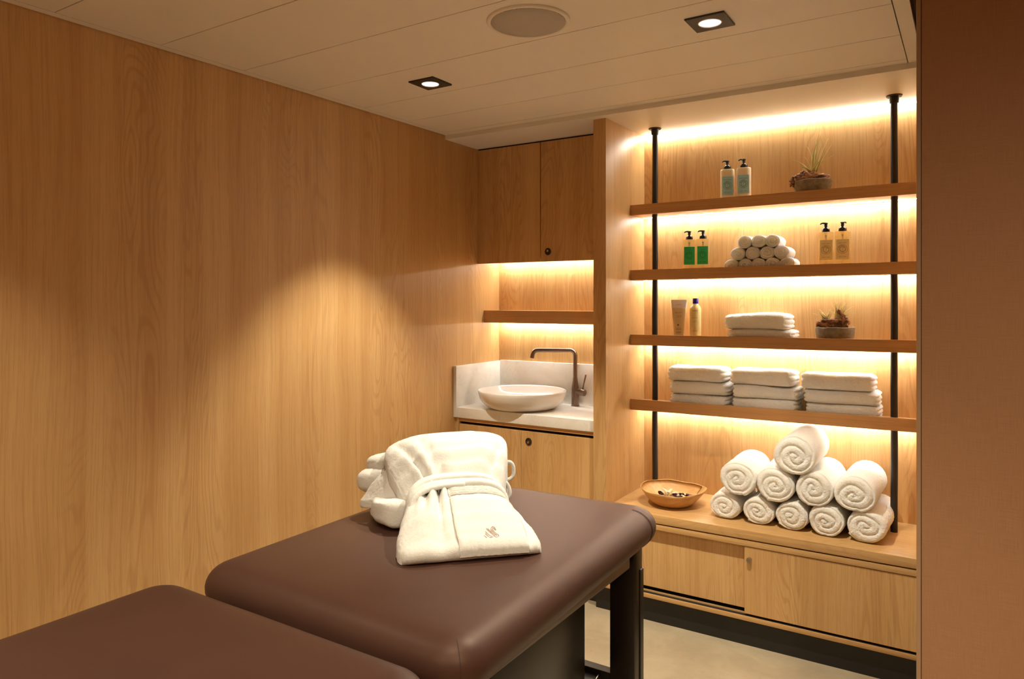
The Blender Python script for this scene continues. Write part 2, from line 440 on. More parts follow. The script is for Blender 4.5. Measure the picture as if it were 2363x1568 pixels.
# ------------------------------------------------------------------ divider, bench, shelves
t = thing('divider_panel', (-1.437, YF, 0), 'upright oak divider panel between the wash basin and the shelves', 'panel')
rel(obj('panel', Box(-1.469, XD, YF, YB, 0.112, ZSOF, bev=0.0012), M['wood2'], t, auto=30), t)
rel(obj('plinth', Box(-1.4685, XD, YF+0.028, YF+0.05, 0, 0.112), M['kick'], t, label='black recessed plinth'), t)

def led(name_lbl, x0, x1, y0, y1, z0, z1, label):
    o = obj('led_strip', Box(x0, x1, y0, y1, z0, z1), M['led'])
    return own(tag(o, label, 'light', 'warm led strips'), ((x0+x1)/2, (y0+y1)/2, z0))

# bench with sliding doors
XR = XN
t = thing('storage_bench', (-0.77, YF, 0), 'long oak bench cabinet with two sliding doors below the shelves', 'cabinet')
zt = -0.945+H
P = lambda name, bm, mat, label=None, **k: rel(obj(name, bm, mat, t, label=label, **k), t)
P('top', Box(XD, XR, YF, YB, zt-0.037, zt, bev=0.0015), M['woodx'], auto=30)
P('shadow_gap', Box(XD, XR, YF+0.012, YF+0.03, zt-0.044, zt-0.036), M['dark'])
P('upper_rail', Box(XD, XR, YF+0.002, YF+0.05, zt-0.066, zt-0.0425, bev=0.0015), M['woodx'], auto=30)
P('lower_rail', Box(XD, XR, YF, YF+0.05, -1.318+H, -1.299+H, bev=0.0012), M['woodx'], auto=30)
P('track_groove', Box(XD, XR, YF+0.004, YF+0.05, -1.2992+H, -1.2985+H), M['dark'], 'dark groove of the sliding track')
P('back_panel', Box(XD, XR, YF+0.056, YF+0.062, -1.30+H, zt-0.037), M['dark'])
P('plinth', Box(XD, XR, YF+0.028, YF+0.05, 0.0, -1.318+H), M['kick'], 'black recessed plinth')
P('track', Box(XD, XR, YF+0.0245, YF+0.0270, -1.299+H, -1.291+H), M['woodx'])
dl = P('sliding_door', Box(XD+0.004, -0.765, YF+0.032, YF+0.050, -1.279+H, zt-0.069, bev=0.001), M['wood'], 'left sliding door, set behind the right one')
dr = P('sliding_door', Box(-0.782, XR-0.006, YF+0.006, YF+0.0235, -1.290+H, zt-0.069, bev=0.001), M['wood2'], 'right sliding door with a lock')
bm = bmesh.new()
tube(bm, [(-0.761, YF+0.008, -1.063+H), (-0.761, YF-0.010, -1.063+H)], 0.0095, 24)
tube(bm, [(-0.761, YF-0.010, -1.063+H), (-0.761, YF-0.0115, -1.063+H)], 0.0085, 24)
box(bm, -0.7622, -0.7598, YF-0.0125, YF-0.0110, -1.068+H, -1.058+H)
lk = obj('lock', bm, M['chrome'], dr, auto=30, label='small steel cylinder lock'); lk.data.transform(Matrix.Translation(-t.location))

# posts
def post(x, y, label):
    t = thing('shelf_post', (x, y, zt), label, 'post', 'black posts holding the shelves')
    n = 30; hh = ZSOF - zt
    pts = [(0.0007*math.sin(k*0.7+x*9), 0.0, hh*k/n) for k in range(n+1)]
    obj('pole', tube(bmesh.new(), pts, 0.0135, 20), M['post'], t, auto=40)
    bm = lathe(bmesh.new(), [(0.0, hh), (0.031, hh), (0.031, hh-0.003), (0.029, hh-0.005), (0.0185, hh-0.006), (0.0175, hh-0.03), (0.0, hh-0.03)], n=36)
    obj('flange', bm, M['post'], t, auto=30)
    for k in range(3):
        a = k*2*PI/3+0.5
        s = lathe(bmesh.new(), [(0.0, hh-0.0055), (0.0028, hh-0.0055), (0.0026, hh-0.0066), (0.0, hh-0.0066)], c=(0.0245*math.cos(a), 0.0245*math.sin(a), 0), n=12)
        obj('screw', s, M['black'], t)
    return t
post(-1.290, 3.318, 'black upright post at the left end of the shelves')
post(-0.258, 3.312, 'black upright post at the right end of the shelves')

# shelves: slightly out of level like the ones in the room
SHX = -0.79
TILT = 0.0062
SH = {1: (0.4745, 0.0495), 2: (0.1555, 0.0495), 3: (-0.1615, 0.051), 4: (-0.4785, 0.052)}
LIP = 0.021
def zshelf(k, x): return SH[k][0] + H + TILT*(x-SHX)
YS = 3.283
names = {1: 'topmost', 2: 'second from top', 3: 'third from top', 4: 'lowest'}
def tiltbox(x0, x1, y0, y1, k, dz0, dz1, bev=0.0, x_in0=None, **kw):
    bm = Box(x0, x1, y0, y1, dz0, dz1, bev=bev)
    for v in bm.verts: v.co.z += zshelf(k, v.co.x)
    return bm
for k in (1, 2, 3, 4):
    T = SH[k][1]
    t = thing('wall_shelf', (SHX, YS, zshelf(k, SHX)-T), 'thick oak shelf across the niche, %s of the four' % names[k], 'shelf', 'oak shelves in the niche')
    rel(obj('board', tiltbox(XD, XN, YS+0.002, YB, k, -T, -LIP), M['woodx'], t), t)
    rel(obj('front_edge', tiltbox(XD, XN, YS, YS+0.018, k, -T-0.0003, 0.0003, bev=0.0006), M['edge'], t, label='front lip standing above the shelf board'), t)
    o = obj('led_strip', tiltbox(XD+0.008, XN-0.005, YB-0.034, YB-0.026, k, -T-0.0012, -T+0.0005), M['led'])
    o.parent = t; rel(o, t); o['label'] = 'glowing warm led strip under the shelf'
o = obj('led_strip', Box(XD+0.008, XN-0.005, YB-0.024, YB-0.008, ZSOF-0.007, ZSOF), M['led2'])
own(tag(o, 'glowing warm led strip at the ceiling above the niche shelves', 'light'), (SHX, YB-0.02, ZSOF-0.006))

# ------------------------------------------------------------------ wash basin corner
# wall cabinet
x0, x1, yc, zb, ztp = XL, -1.469, 3.246, 0.206+H, ZSOF
t = thing('wall_cabinet', (-1.885, yc, zb), 'oak wall cabinet with two doors above the wash basin', 'cabinet')
P('carcass', Box(x0, x1, yc+0.018, YB, zb+0.022, ztp-0.002), M['wood'])
P('side_filler', Box(x0, x0+0.008, yc+0.001, yc+0.018, zb, ztp-0.006), M['wood2'])
P('shadow_gap', Box(x0, x1, yc+0.010, yc+0.018, zb+0.03, ztp), M['dark'])
P('door', Box(x0+0.009, -1.8965, yc, yc+0.018, zb, ztp-0.008, bev=0.0008), M['wood2'], 'left door of the wall cabinet')
d2 = P('door', Box(-1.8915, x1-0.001, yc, yc+0.018, zb, ztp-0.008, bev=0.0008), M['wood'], 'right door of the wall cabinet with a round pull')
def pull(x, y, z, parent, rootloc, up):
    bm = bmesh.new()
    lathe(bm, [(0.0, 0.002), (0.0165, 0.002), (0.0175, 0.0), (0.0175, -0.003), (0.0145, -0.004), (0.0125, -0.001), (0.0, -0.0005)], n=36)
    bm.transform(Matrix.Translation(Vector((x, y, z))-Vector(rootloc)) @ Matrix.Scale(1.08, 4, (0, 0, 1)) @ Matrix.Rotation(-PI/2, 4, 'X'))
    # axis along y: the visible side faces -y
    a = obj('pull', bm, M['black'], parent, auto=35, label='round black finger pull')
    bm = lathe(bmesh.new(), [(0.0, 0.006), (0.0055, 0.006), (0.0062, 0.004), (0.0062, 0.0), (0.0, 0.0)], n=20)
    bm.transform(Matrix.Translation(Vector((x, y-0.0005, z+up))-Vector(rootloc)) @ Matrix.Rotation(PI/2, 4, 'X'))
    obj('lock', bm, M['brass'], parent, auto=35, label='small brass lock')
pull(-1.848, yc, 0.257+H, d2, t.location, 0.004)
o = obj('led_strip', Box(XL+0.012, -1.475, YB-0.036, YB-0.028, zb+0.0205, zb+0.0222), M['led'])
o.parent = t; rel(o, t); o['label'] = 'glowing warm led strip under the cabinet'

# small shelf
t = thing('wall_shelf', (-1.885, 3.313, -0.118+H), 'short thick oak shelf above the wash basin tap', 'shelf')
P('board', Box(XL, -1.469, 3.315, YB, -0.1205+H, -0.0535+H), M['woodx'])
P('front_edge', Box(XL, -1.469, 3.313, 3.3155, -0.1210+H, -0.053+H, bev=0.0005), M['edge'])
o = obj('led_strip', Box(XL+0.012, -1.475, YB-0.034, YB-0.026, -0.1217+H, -0.1200+H), M['led'])
o.parent = t; rel(o, t); o['label'] = 'glowing warm led strip under the shelf'

# stone counter with upstands
YC = 3.040; zc = -0.562+H
t = thing('stone_countertop', (-1.885, YC, zc-0.056), 'pale veined stone countertop with upstands under the wash basin', 'countertop')
P('slab', Box(XL, -1.4695, YC, YB, zc-0.056, zc, bev=0.004, seg=3), M['stone'], auto=40)
P('upstand', Box(XL, XL+0.020, 3.028, YB, zc-0.052, -0.344+H, bev=0.0015), M['stone'], 'stone upstand along the left wall', auto=40)
P('upstand', Box(XL+0.020, -1.4695, YB-0.020, YB, zc-0.004, -0.340+H, bev=0.0015), M['stone'], 'stone upstand along the back wall', auto=40)

# base cabinet
t = thing('base_cabinet', (-1.885, YC+0.01, 0), 'oak base cabinet with two doors under the stone countertop', 'cabinet')
zd = -0.6500+H
P('frame', Box(XL, XL+0.022, YC+0.004, YC+0.03, 0.11, zc-0.056), M['wood'], 'left stile of the base cabinet')
P('top_rail', Box(XL+0.022, -1.4695, YC+0.010, YC+0.022, zc-0.074, zc-0.056), M['edge'])
P('carcass', Box(XL+0.002, -1.4695, YC+0.032, YB, 0.11, zc-0.058), M['dark'])
P('plinth', Box(XL, -1.4695, YC+0.045, YC+0.06, 0, 0.11), M['kick'], 'black recessed plinth')
P('door', Box(XL+0.024, -1.8910, YC+0.008, YC+0.026, 0.115, zd, bev=0.0008), M['wood2'], 'left door of the base cabinet')
d2 = P('door', Box(-1.8895, -1.4705, YC+0.008, YC+0.026, 0.115, zd, bev=0.0008), M['wood'], 'right door of the base cabinet with a round pull')
pull(-1.846, YC+0.008, -0.700+H, d2, t.location, -0.003)

# basin
bx, by = -1.979, 3.200
t = thing('wash_basin', (bx, by, zc), 'round white ceramic vessel basin on the stone countertop', 'basin')
prof = [(0.0, 0.0), (0.150, 0.0), (0.170, 0.003), (0.194, 0.013), (0.216, 0.031), (0.231, 0.054), (0.2385, 0.078), (0.2405, 0.092), (0.2385, 0.0955),
        (0.2345, 0.0950), (0.231, 0.090), (0.222, 0.072), (0.200, 0.050), (0.160, 0.034), (0.10, 0.026), (0.03, 0.022), (0.0, 0.022)]
sx, sy = 0.965, 0.965
obj('bowl', lathe(bmesh.new(), prof, n=96, sx=sx, sy=sy), M['ceramic'], t, smooth=True)
obj('drain', lathe(bmesh.new(), [(0.0, 0.027), (0.022, 0.026), (0.026, 0.024), (0.028, 0.021)], n=32), M['chrome'], t, smooth=True, label='steel drain')

# tap
fx, fy = -1.777, 3.415
t = thing('basin_tap', (fx, fy, zc), 'brushed bronze mixer tap with a tall angular spout beside the basin', 'tap')
obj('body', lathe(bmesh.new(), [(0.0, 0.0), (0.0225, 0.0), (0.0225, 0.004), (0.0205, 0.006), (0.0200, 0.09), (0.0185, 0.105), (0.014, 0.132), (0.0120, 0.150), (0.0117, 0.155), (0.0, 0.155)], n=36), M['bronze'], t, auto=35)
pts = [(0, 0, 0.150)]
dx, dy = -0.862, -0.507
top = 0.298; R = 0.028; L = 0.232
for k in range(6): pts.append((0, 0, 0.155 + (top-R-0.155)*k/5))
for k in range(1, 9):
    a = PI/2*k/8; q = R*(1-math.cos(a)); pts.append((dx*q, dy*q, top-R+R*math.sin(a)))
for k in range(1, 7):
    q = R + (L-2*R-0.004)*k/6; pts.append((dx*q, dy*q, top))
for k in range(1, 8):
    a = math.radians(78)*k/7; q = L-R-0.004+R*math.sin(a); pts.append((dx*q, dy*q, top-R+R*math.cos(a)))
qx, qz = L-R-0.004+R*math.sin(math.radians(78)), top-R+R*math.cos(math.radians(78))
pts.append((dx*(qx+0.004), dy*(qx+0.004), qz-0.020))
obj('spout', tube(bmesh.new(), pts, 0.0112, 24), M['bronze'], t, auto=40)
hd = Vector((0.985, -0.12, -0.10)).normalized()
bm = tube(bmesh.new(), [hd*0.010+Vector((0, 0, 0.080)), hd*0.030+Vector((0, 0, 0.080)), hd*0.0305+Vector((0, 0, 0.080)), hd*0.060+Vector((0, 0, 0.080)), hd*0.0615+Vector((0, 0, 0.080))], [0.0165, 0.0165, 0.018, 0.018, 0.0170], 32)
h = obj('handle', bm, M['bronze'], t, auto=35)
p0 = hd*0.048+Vector((0, 0, 0.094)); obj('lever', tube(bmesh.new(), [p0, p0+Vector((0.007, -0.002, 0.03)), p0+Vector((0.022, -0.006, 0.082))], [0.0040, 0.0036, 0.0044], 12), M['bronze'], h, smooth=True)

# ------------------------------------------------------------------ massage table
zt = -0.65+H
PADL = [(-0.012, -0.0022), (0.0, -0.0040), (0.010, -0.0066), (0.020, -0.0106), (0.030, -0.0165), (0.038, -0.0235), (0.0450, -0.0325), (0.0500, -0.043), (0.0525, -0.055), (0.0520, -0.068), (0.0475, -0.082), (0.039, -0.096), (0.026, -0.109), (0.012, -0.118)]
def pad(corners, z, th, bulge, nx=40, ny=56, crease=None):
    """corners near-left, near-right, far-right, far-left of the flat top; rounded rims swell beyond them"""
    A, B, C, D = [Vector((*c, 0)) for c in corners]
    bm = bmesh.new()
    def pt(u, v): return (A*(1-u)+B*u)*(1-v) + (D*(1-u)+C*u)*v
    # outline polygon with rounded corners, offset outwards per layer
    layers = [(-0.10, 0.0), (-0.05, -0.0005)] + PADL + [(-0.05, -th)]
    def ring(off, dz, rc=0.030):
        cs = [A, B, C, D]; out = []
        for i in range(4):
            p, q, r_ = cs[i-1], cs[i], cs[(i+1) % 4]
            d1 = (q-p).normalized(); d2 = (r_-q).normalized()
            n1 = Vector((d1.y, -d1.x, 0)); n2 = Vector((d2.y, -d2.x, 0))
            base = q - d1*rc + d2*rc
            ang = math.atan2(n1.cross(n2).z, n1.dot(n2))
            K = 12
            cc = q - n1*rc - n2*rc if True else q
            for k in range(K+1):
                a = ang*k/K; ca, sa = math.cos(a), math.sin(a)
                nn = Vector((n1.x*ca-n1.y*sa, n1.x*sa+n1.y*ca, 0))
                out.append(cc + nn*(rc+off))
            # intermediate points along the side to the next corner
            nxt = cs[(i+1) % 4]; d3 = (cs[(i+2) % 4]-nxt).normalized(); n3 = Vector((d3.y, -d3.x, 0))
            s = cc + n2*(rc+off); e = nxt - n2*rc - n3*rc + n2*(rc+off)
            for k in range(1, 14): out.append(s.lerp(e, k/14))
        return [(p.x, p.y, z+dz + 0.0006*nz(p.x, p.y, 0, 6)) for p in out]
    rows = [ring(o, dz) for o, dz in PADL]
    cx0 = sum(p[0] for p in rows[0])/len(rows[0]); cy0 = sum(p[1] for p in rows[0])/len(rows[0])
    def inner(row, f, zz): return [(cx0+(p[0]-cx0)*f, cy0+(p[1]-cy0)*f, zz) for p in row]
    rows = [inner(rows[0], 0.4, z-0.0002), inner(rows[0], 0.85, z-0.0004), inner(rows[0], 0.95, z-0.0009)] + rows + [inner(rows[-1], 0.8, z-th-0.001)]
    V = grid(bm, rows, closev=True)
    bm.faces.new(V[0]); bm.faces.new(V[-1][::-1])
    return bm, rows
t = thing('massage_table', (-1.2, 1.2, 0), 'dark brown vinyl massage table in two padded sections', 'massage table')
farc = [(-1.572, 1.118), (-0.836, 1.112), (-0.876, 2.140), (-1.600, 2.105)]
nearc = [(-1.572, 0.05), (-0.836, 0.05), (-0.836, 0.962), (-1.572, 0.962)]
bm, rowsF = pad(farc, zt, 0.118, 0.038)
fp = P('padded_section', bm, M['vinyl'], 'far padded section under the robe', smooth=True)
bm, rowsN = pad(nearc, zt, 0.118, 0.038)
P('padded_section', bm, M['vinyl'], 'near padded section', smooth=True)
# seams: upright ones at the near corners, one running around each end
def seamtube(pts, r=0.0007, name='seam', lab='dark stitched seam'):
    o = obj(name, tube(bmesh.new(), pts, r, 8), M['vinylseam'], fp, label=lab); o.data.transform(Matrix.Translation(-t.location))
def side_profile(q, n, z, reach=None):
    """follow the rim of the far pad outwards from a point on the flat edge"""
    return [q + n*(o+0.0004) + Vector((0, 0, z+dz)) for o, dz in PADL]
C_, B_, D_, A_ = [Vector((*farc[i], 0)) for i in (2, 1, 3, 0)]
dirr = (C_-B_).normalized(); nr = Vector((dirr.y, -dirr.x, 0))
s1 = C_ - dirr*0.050
dn = (B_-A_).normalized()
line = [s1 - nr*0.70 + Vector((0, 0, zt+0.0003))] + side_profile(s1, nr, zt)
seamtube(smoothpath(line[1:], 3)); 
s2 = s1 - dirr*0.007
seamtube(smoothpath(side_profile(s2, nr, zt), 3))
# upright corner seam at the near right corner
dg = (nr - (D_-A_).normalized()).normalized(); cc = B_ - nr*0.030 + (D_-A_).normalized()*0.030
seamtube(smoothpath([cc + dg*(0.030+o+0.0006) + Vector((0, 0, zt+dz)) for o, dz in PADL[2:]], 3))
# frame
P('side_rail', Box(-0.905, -0.865, 0.20, 2.02, zt-0.160, zt-0.119, bev=0.003), M['rail'], 'right side rail', auto=30)
P('side_rail', Box(-1.56, -1.52, 0.20, 2.02, zt-0.160, zt-0.119, bev=0.003), M['rail'], 'left side rail', auto=30)
P('cross_beam', Box(-1.52, -0.905, 1.98, 2.02, zt-0.160, zt-0.119), M['umber'])
for (xa, xb) in ((-0.946, -0.862), (-1.60, -1.516)):
    for (ya, yb) in ((2.05, 2.11), (0.15, 0.21)):
        lg = P('leg', Box(xa, xb, ya, yb, 0.02, zt-0.118, bev=0.003), M['umber'], auto=30)
        f = obj('foot', Box(xa+0.01, xb-0.01, ya+0.005, yb-0.005, 0, 0.022, bev=0.003), M['pump'], lg); f.data.transform(Matrix.Translation(-t.location))
        if xb > -1:
            f = obj('sleeve', Box(xb-0.03, xb+0.004, yb-0.022, yb+0.002, 0.05, zt-0.185, bev=0.002), M['umber'], lg); f.data.transform(Matrix.Translation(-t.location))
P('stretcher', Box(-1.516, -0.946, 2.062, 2.098, 0.215, 0.260, bev=0.002), M['umber'], 'far stretcher between the legs')
P('stretcher', Box(-1.516, -0.946, 0.162, 0.198, 0.215, 0.260, bev=0.002), M['umber'], 'near stretcher between the legs')
P('pedestal', Box(-1.50, -0.952, 1.40, 1.893, 0.30, zt-0.119, bev=0.004), M['umber'], 'dark pedestal cabinet under the top', auto=30)
P('base_shelf', Box(-1.50, -0.98, 0.19, 2.07, 0.225, 0.245, bev=0.002), M['umber'], auto=30)
obj_c = P('cable', tube(bmesh.new(), smoothpath([(-0.96, 1.70, 0.252), (-0.955, 1.80, 0.25), (-0.97, 1.95, 0.248), (-0.985, 2.05, 0.25)], 6), 0.0022, 8), M['chrome'], 'thin pale cable', smooth=True)

# ------------------------------------------------------------------ terry towels
def roll_mesh(name, R, L, seed, turns=3.3, depth=0.010, nA=110, sq=(1.0, 1.0), core=(0.0, 0.0), fuzz=0.0016, tail=0.010, tail_at=-2.2, ribs=0.0012):
    """rolled towel, axis +Y from the visible end (y=0) to y=L, resting on z=-R"""
    rnd = random.Random(seed)
    ox, oz = core; wob = [rnd.uniform(0, 6.3) for _ in range(4)]
    def outline(a):
        # spiral sheet: one step where the free edge ends
        t = ((a - tail_at) % (2*PI))/(2*PI)
        r = R*(1 + 0.025*math.sin(2*a+wob[0]) + 0.02*math.sin(3*a+wob[1])) - R*0.06*t
        st = min(t/0.03, 1.0)
        r += tail*(1-st)*0.6
        x, z = math.cos(a)*r*sq[0], math.sin(a)*r*sq[1]
        if z < -R*0.93*sq[1]: z = -R*0.93*sq[1] + (z+R*0.93*sq[1])*0.3     # rests flat
        return x, z
    rows = []
    def fz(x, y, z, a=fuzz):
        return a*(nz(x+seed, y, z, 160)*0.9 + nz(x, y+seed, z, 380)*0.7)
    nR = 30
    bmv = []
    # visible end: from the middle outwards, with the spiral pressed in
    for i in range(nR):
        f = (i+0.35)/nR
        row = []
        for k in range(nA):
            a = 2*PI*k/nA - PI
            x, z = outline(a); cxx, czz = ox*(1-f), oz*(1-f)
            squash = 1 + (1-f)*0.13*math.sin(2*a+wob[2])
            px, pz = x*f*squash + cxx, z*f*squash + czz
            ph = (f*turns - (a-tail_at)/(2*PI) + 0.07*math.sin(3*a+wob[3])*(1-f) + 0.10*nz(px, seed, pz, 30))
            s = abs(math.sin(PI*ph))
            g_ = (1-s)**2.0
            edge = max(0.0, (f-0.80)/0.20); y = R*0.20*(1-math.sqrt(max(0.0, 1-edge*edge)))
            y += depth*g_*(1.0 if f < 0.93 else (1-f)/0.07) - 0.004*(1-f) + 0.0035*nz(px, seed*3, pz, 18)
            d = fz(px, y, pz)
            row.append((px + fz(px, pz, y)*0.6, y + d, pz + fz(pz, px, y)*0.6))
        rows.append(row)
    nL = max(14, int(L/0.006))
    for j in range(nL+1):
        v = j/nL; y = R*0.20 + (L-R*0.4)*v
        row = []
        for k in range(nA):
            a = 2*PI*k/nA - PI
            x, z = outline(a)
            x0, z0 = x, z
            q = 1 + (ribs*math.sin(y*520+3*nz(x, y, z, 25)))/R*0.8 + 0.03*nz(x*0.5, y, seed, 14)
            d = 1 + fz(x, y, z)*1.2/R
            row.append((x*q*d, y, z*min(q*d, 1.01)))
        rows.append(row)
    for i in range(8):
        f = 1 - (i+0.5)/8.0; row = []
        for k in range(nA):
            a = 2*PI*k/nA - PI; x, z = outline(a)
            row.append((x*f, L - R*0.20 + R*0.20*math.sqrt(1-f*f), z*f))
        rows.append(row)
    bm = bmesh.new(); V = grid(bm, rows, closev=True)
    bm.faces.new(V[0]); bm.faces.new(V[-1][::-1])
    bmesh.ops.recalc_face_normals(bm, faces=bm.faces)
    me = bpy.data.meshes.new(name); bm.to_mesh(me); bm.free()
    for p in me.polygons: p.use_smooth = True
    me.materials.append(M['terry'])
    return me
def place(name, me, loc, rz, label, cat, group, rx=0.0, ry=0.0, scale=None):
    o = bpy.data.objects.new(name, me); link(o); o.location = loc; o.rotation_euler = (rx, ry, rz)
    if scale: o.scale = scale
    return tag(o, label, cat, group)

ZB = -0.945+H
big = [ # x, z centre above the bench, R, front y, length, squash, tail angle, label
 (-0.893, 0.0590, 0.061, 3.105, 0.33, (1.08, 0.97), -2.7, 'leftmost of the bottom row on the bench'),
 (-0.750, 0.0590, 0.061, 3.100, 0.33, (1.06, 0.97), -2.3, 'second from left in the bottom row on the bench'),
 (-0.616, 0.0605, 0.063, 3.095, 0.33, (1.03, 0.97), -2.5, 'middle one of the bottom row on the bench'),
 (-0.484, 0.0630, 0.066, 3.090, 0.33, (1.05, 0.97), -1.5, 'fourth from left in the bottom row on the bench'),
 (-0.338, 0.0640, 0.068, 3.085, 0.35, (1.08, 0.95), -2.6, 'wide rightmost one of the bottom row on the bench'),
 (-0.832, 0.186, 0.074, 3.085, 0.34, (1.03, 1.0), -1.2, 'leftmost of the middle row on the bench'),
 (-0.678, 0.182, 0.073, 3.080, 0.34, (1.03, 1.02), -2.0, 'second from left in the middle row on the bench'),
 (-0.527, 0.186, 0.074, 3.080, 0.34, (1.01, 0.98), -1.9, 'third from left in the middle row on the bench'),
 (-0.378, 0.188, 0.075, 3.075, 0.36, (1.02, 0.99), -1.3, 'rightmost of the middle row on the bench'),
 (-0.600, 0.315, 0.084, 3.070, 0.35, (1.02, 0.98), -1.7, 'single one on top of the bench pyramid'),
]
for i, (x, zc_, R, fy_, L, sq, ta, lab) in enumerate(big):
    me = roll_mesh('rolled_towel', R, L, 11+i*5, turns=[2.4, 2.6, 2.5, 2.6, 2.3, 2.7, 2.8, 2.6, 2.6, 2.8][i], depth=0.011, sq=sq, tail_at=ta,
                   core=(random.uniform(-.006, .006), random.uniform(-.008, .004)), tail=0.006)
    place('rolled_towel', me, (x, fy_, ZB+zc_), random.uniform(-0.05, 0.04), 'large rolled white terry towel, '+lab, 'towel', 'large rolled towels on the bench')
# little rolls on the second shelf
sm = [roll_mesh('hand_towel_roll', 0.0325, 0.135, 70+k*9, turns=2.6, depth=0.0045, nA=72, sq=(1.03, 0.94), fuzz=0.0008, tail=0.003, ribs=0.0004, tail_at=[-1.5, -2.6, -0.8, -2.0][k]) for k in range(4)]
rows = [('top row', [(-0.862, 0.1350), (-0.799, 0.1360), (-0.740, 0.1345)]),
        ('middle row', [(-0.892, 0.0825), (-0.826, 0.0830), (-0.763, 0.0825), (-0.701, 0.0825)]),
        ('bottom row', [(-0.921, 0.0300), (-0.860, 0.0300), (-0.800, 0.0300), (-0.739, 0.0300), (-0.678, 0.0300)])]
posn = {3: ['leftmost', 'middle one', 'rightmost'], 4: ['leftmost', 'second from left', 'third from left', 'rightmost'],
        5: ['leftmost', 'second from left', 'middle one', 'fourth from left', 'rightmost']}
q = 0
for rn, lst in rows:
    for j, (x, dz) in enumerate(lst):
        place('hand_towel_roll', sm[q % 4], (x, 3.312+0.003*((q*7) % 3), zshelf(2, x)-LIP+dz), -0.02+0.015*(q % 3), 'small rolled hand towel, %s in the %s of the pyramid' % (posn[len(lst)][j], rn),
              'towel', 'small rolled towels on the second shelf', ry=0.0)
        q += 1
# folded towels
def folded_mesh(name, W, D, T, seed, layers=3, fuzz=0.0016, sag=0.006, n_exp=0.38):
    """soft folded block: fold towards the viewer (-y), layered ends at left and right; base z=0, origin front middle"""
    nA, nW = 72, 64
    rows = []
    wb = random.Random(seed); w1, w2 = wb.uniform(0, 6), wb.uniform(0, 6)
    def sec(a, f, u):
        # a: angle around the y-z section, f: shrink towards the end caps
        c, s = math.cos(a), math.sin(a)
        y = spow(c, 0.42)*D/2*f; z = spow(s, 0.62)*T/2*f
        return y, z
    us = []
    K = 16
    for i in range(K): 
        th = PI/2*i/K; us.append((-1 + 0.075*(1-math.sin(th)) * 0 , math.sin(th) if i else 0.02, th))
    # caps: shrinking sections with layered relief
    def cap(side):
        out = []
        for i in range(K):
            f = math.sin(PI/2*(i+0.3)/K)
            inset = (1-math.sqrt(max(0.0, 1-f**4)))*T*0.28
            row = []
            for k in range(nA):
                a = 2*PI*k/nA; y, z = sec(a, f, side)
                lay = abs(math.sin(PI*layers*(z/T+0.5) + 0.8*nz(y, z, seed, 14)))
                rel_ = (0.010*(lay**0.6) - 0.006)*(1 if f < 0.92 else (1-f)/0.08)
                x = side*(W/2 - inset + rel_ + 0.004*nz(y, seed, z, 30))
                row.append((x, y, z))
            out.append(row)
        return out
    left = cap(-1); right = cap(1)[::-1]
    body = []
    for j in range(nW+1):
        u = -1 + 2*j/nW; x = u*(W/2 - T*0.28)
        row = []
        for k in range(nA):
            a = 2*PI*k/nA; y, z = sec(a, 1.0, u)
            row.append((x, y, z))
        body.append(row)
    rows = left + body + right
    out = []
    for row in rows:
        nr_ = []
        for (x, y, z) in row:
            up = max(0.0, z/T+0.5)
            z2 = z + T/2 + sag*(math.sin(x*22+w1)*0.35 + nz(x, y, seed, 7))*up - sag*0.8*up*(abs(x)/(W/2))**2.5
            yy = y + 0.004*nz(x, z, seed+2, 12) + (0.005*math.sin(x*15+w2) if y < 0 else 0)
            d = fuzz*(nz(x+seed, y, z, 150) + 0.8*nz(x, y, z+seed, 380))
            l = math.hypot(y, z) or 1
            z3 = max(0.0004, z2 + d*z/l*1.3)
            nr_.append((x + fuzz*0.9*nz(y, z, x+seed, 240), yy + d*y/l*1.3, z3))
        out.append(nr_)
    bm = bmesh.new(); V = grid(bm, out, closev=True); bm.faces.new(V[0]); bm.faces.new(V[-1][::-1])
    bmesh.ops.recalc_face_normals(bm, faces=bm.faces)
    me = bpy.data.meshes.new(name); bm.to_mesh(me); bm.free()
    for p in me.polygons: p.use_smooth = True
    me.materials.append(M['terry']); return me
def stack(k, cx_, w, parts, where, grp):
    z = -LIP
    cy = YS + 0.0185 + 0.080
    for i, (T, dx_, dyy, rz, dw, lab) in enumerate(parts):
        me = folded_mesh('folded_towel', w+dw, 0.157, T, int(cx_*-100)+k*31+i*7, layers=3)
        place('folded_towel', me, (cx_+dx_, cy+dyy, zshelf(k, cx_)+z+0.001), rz, 'folded white terry towel, %s of %s' % (lab, where), 'towel', grp, ry=-TILT)
        z += T*0.93
stack(4, -1.083, 0.278, [(0.063, 0.008, 0.004, -0.02, 0.0, 'bottom'), (0.064, 0.006, 0.0, 0.015, 0.0, 'middle one'), (0.072, -0.008, -0.002, 0.03, -0.004, 'topmost')], 'the left stack on the lowest shelf', 'folded towels on the lowest shelf')
stack(4, -0.783, 0.284, [(0.062, 0.006, 0.004, 0.0, 0.0, 'bottom'), (0.064, 0.012, 0.0, -0.02, 0.0, 'middle one'), (0.074, -0.004, -0.002, -0.03, -0.004, 'topmost')], 'the middle stack on the lowest shelf', 'folded towels on the lowest shelf')
stack(4, -0.470, 0.290, [(0.060, 0.014, 0.004, 0.02, 0.0, 'bottom'), (0.062, 0.010, 0.0, -0.01, 0.0, 'middle one'), (0.074, -0.006, -0.002, 0.012, -0.004, 'topmost')], 'the right stack on the lowest shelf', 'folded towels on the lowest shelf')
stack(3, -0.806, 0.290, [(0.056, 0.010, 0.004, 0.015, 0.0, 'bottom'), (0.074, -0.006, 0.0, -0.02, -0.006, 'top')], 'the stack of two on the third shelf', 'folded towels on the third shelf')

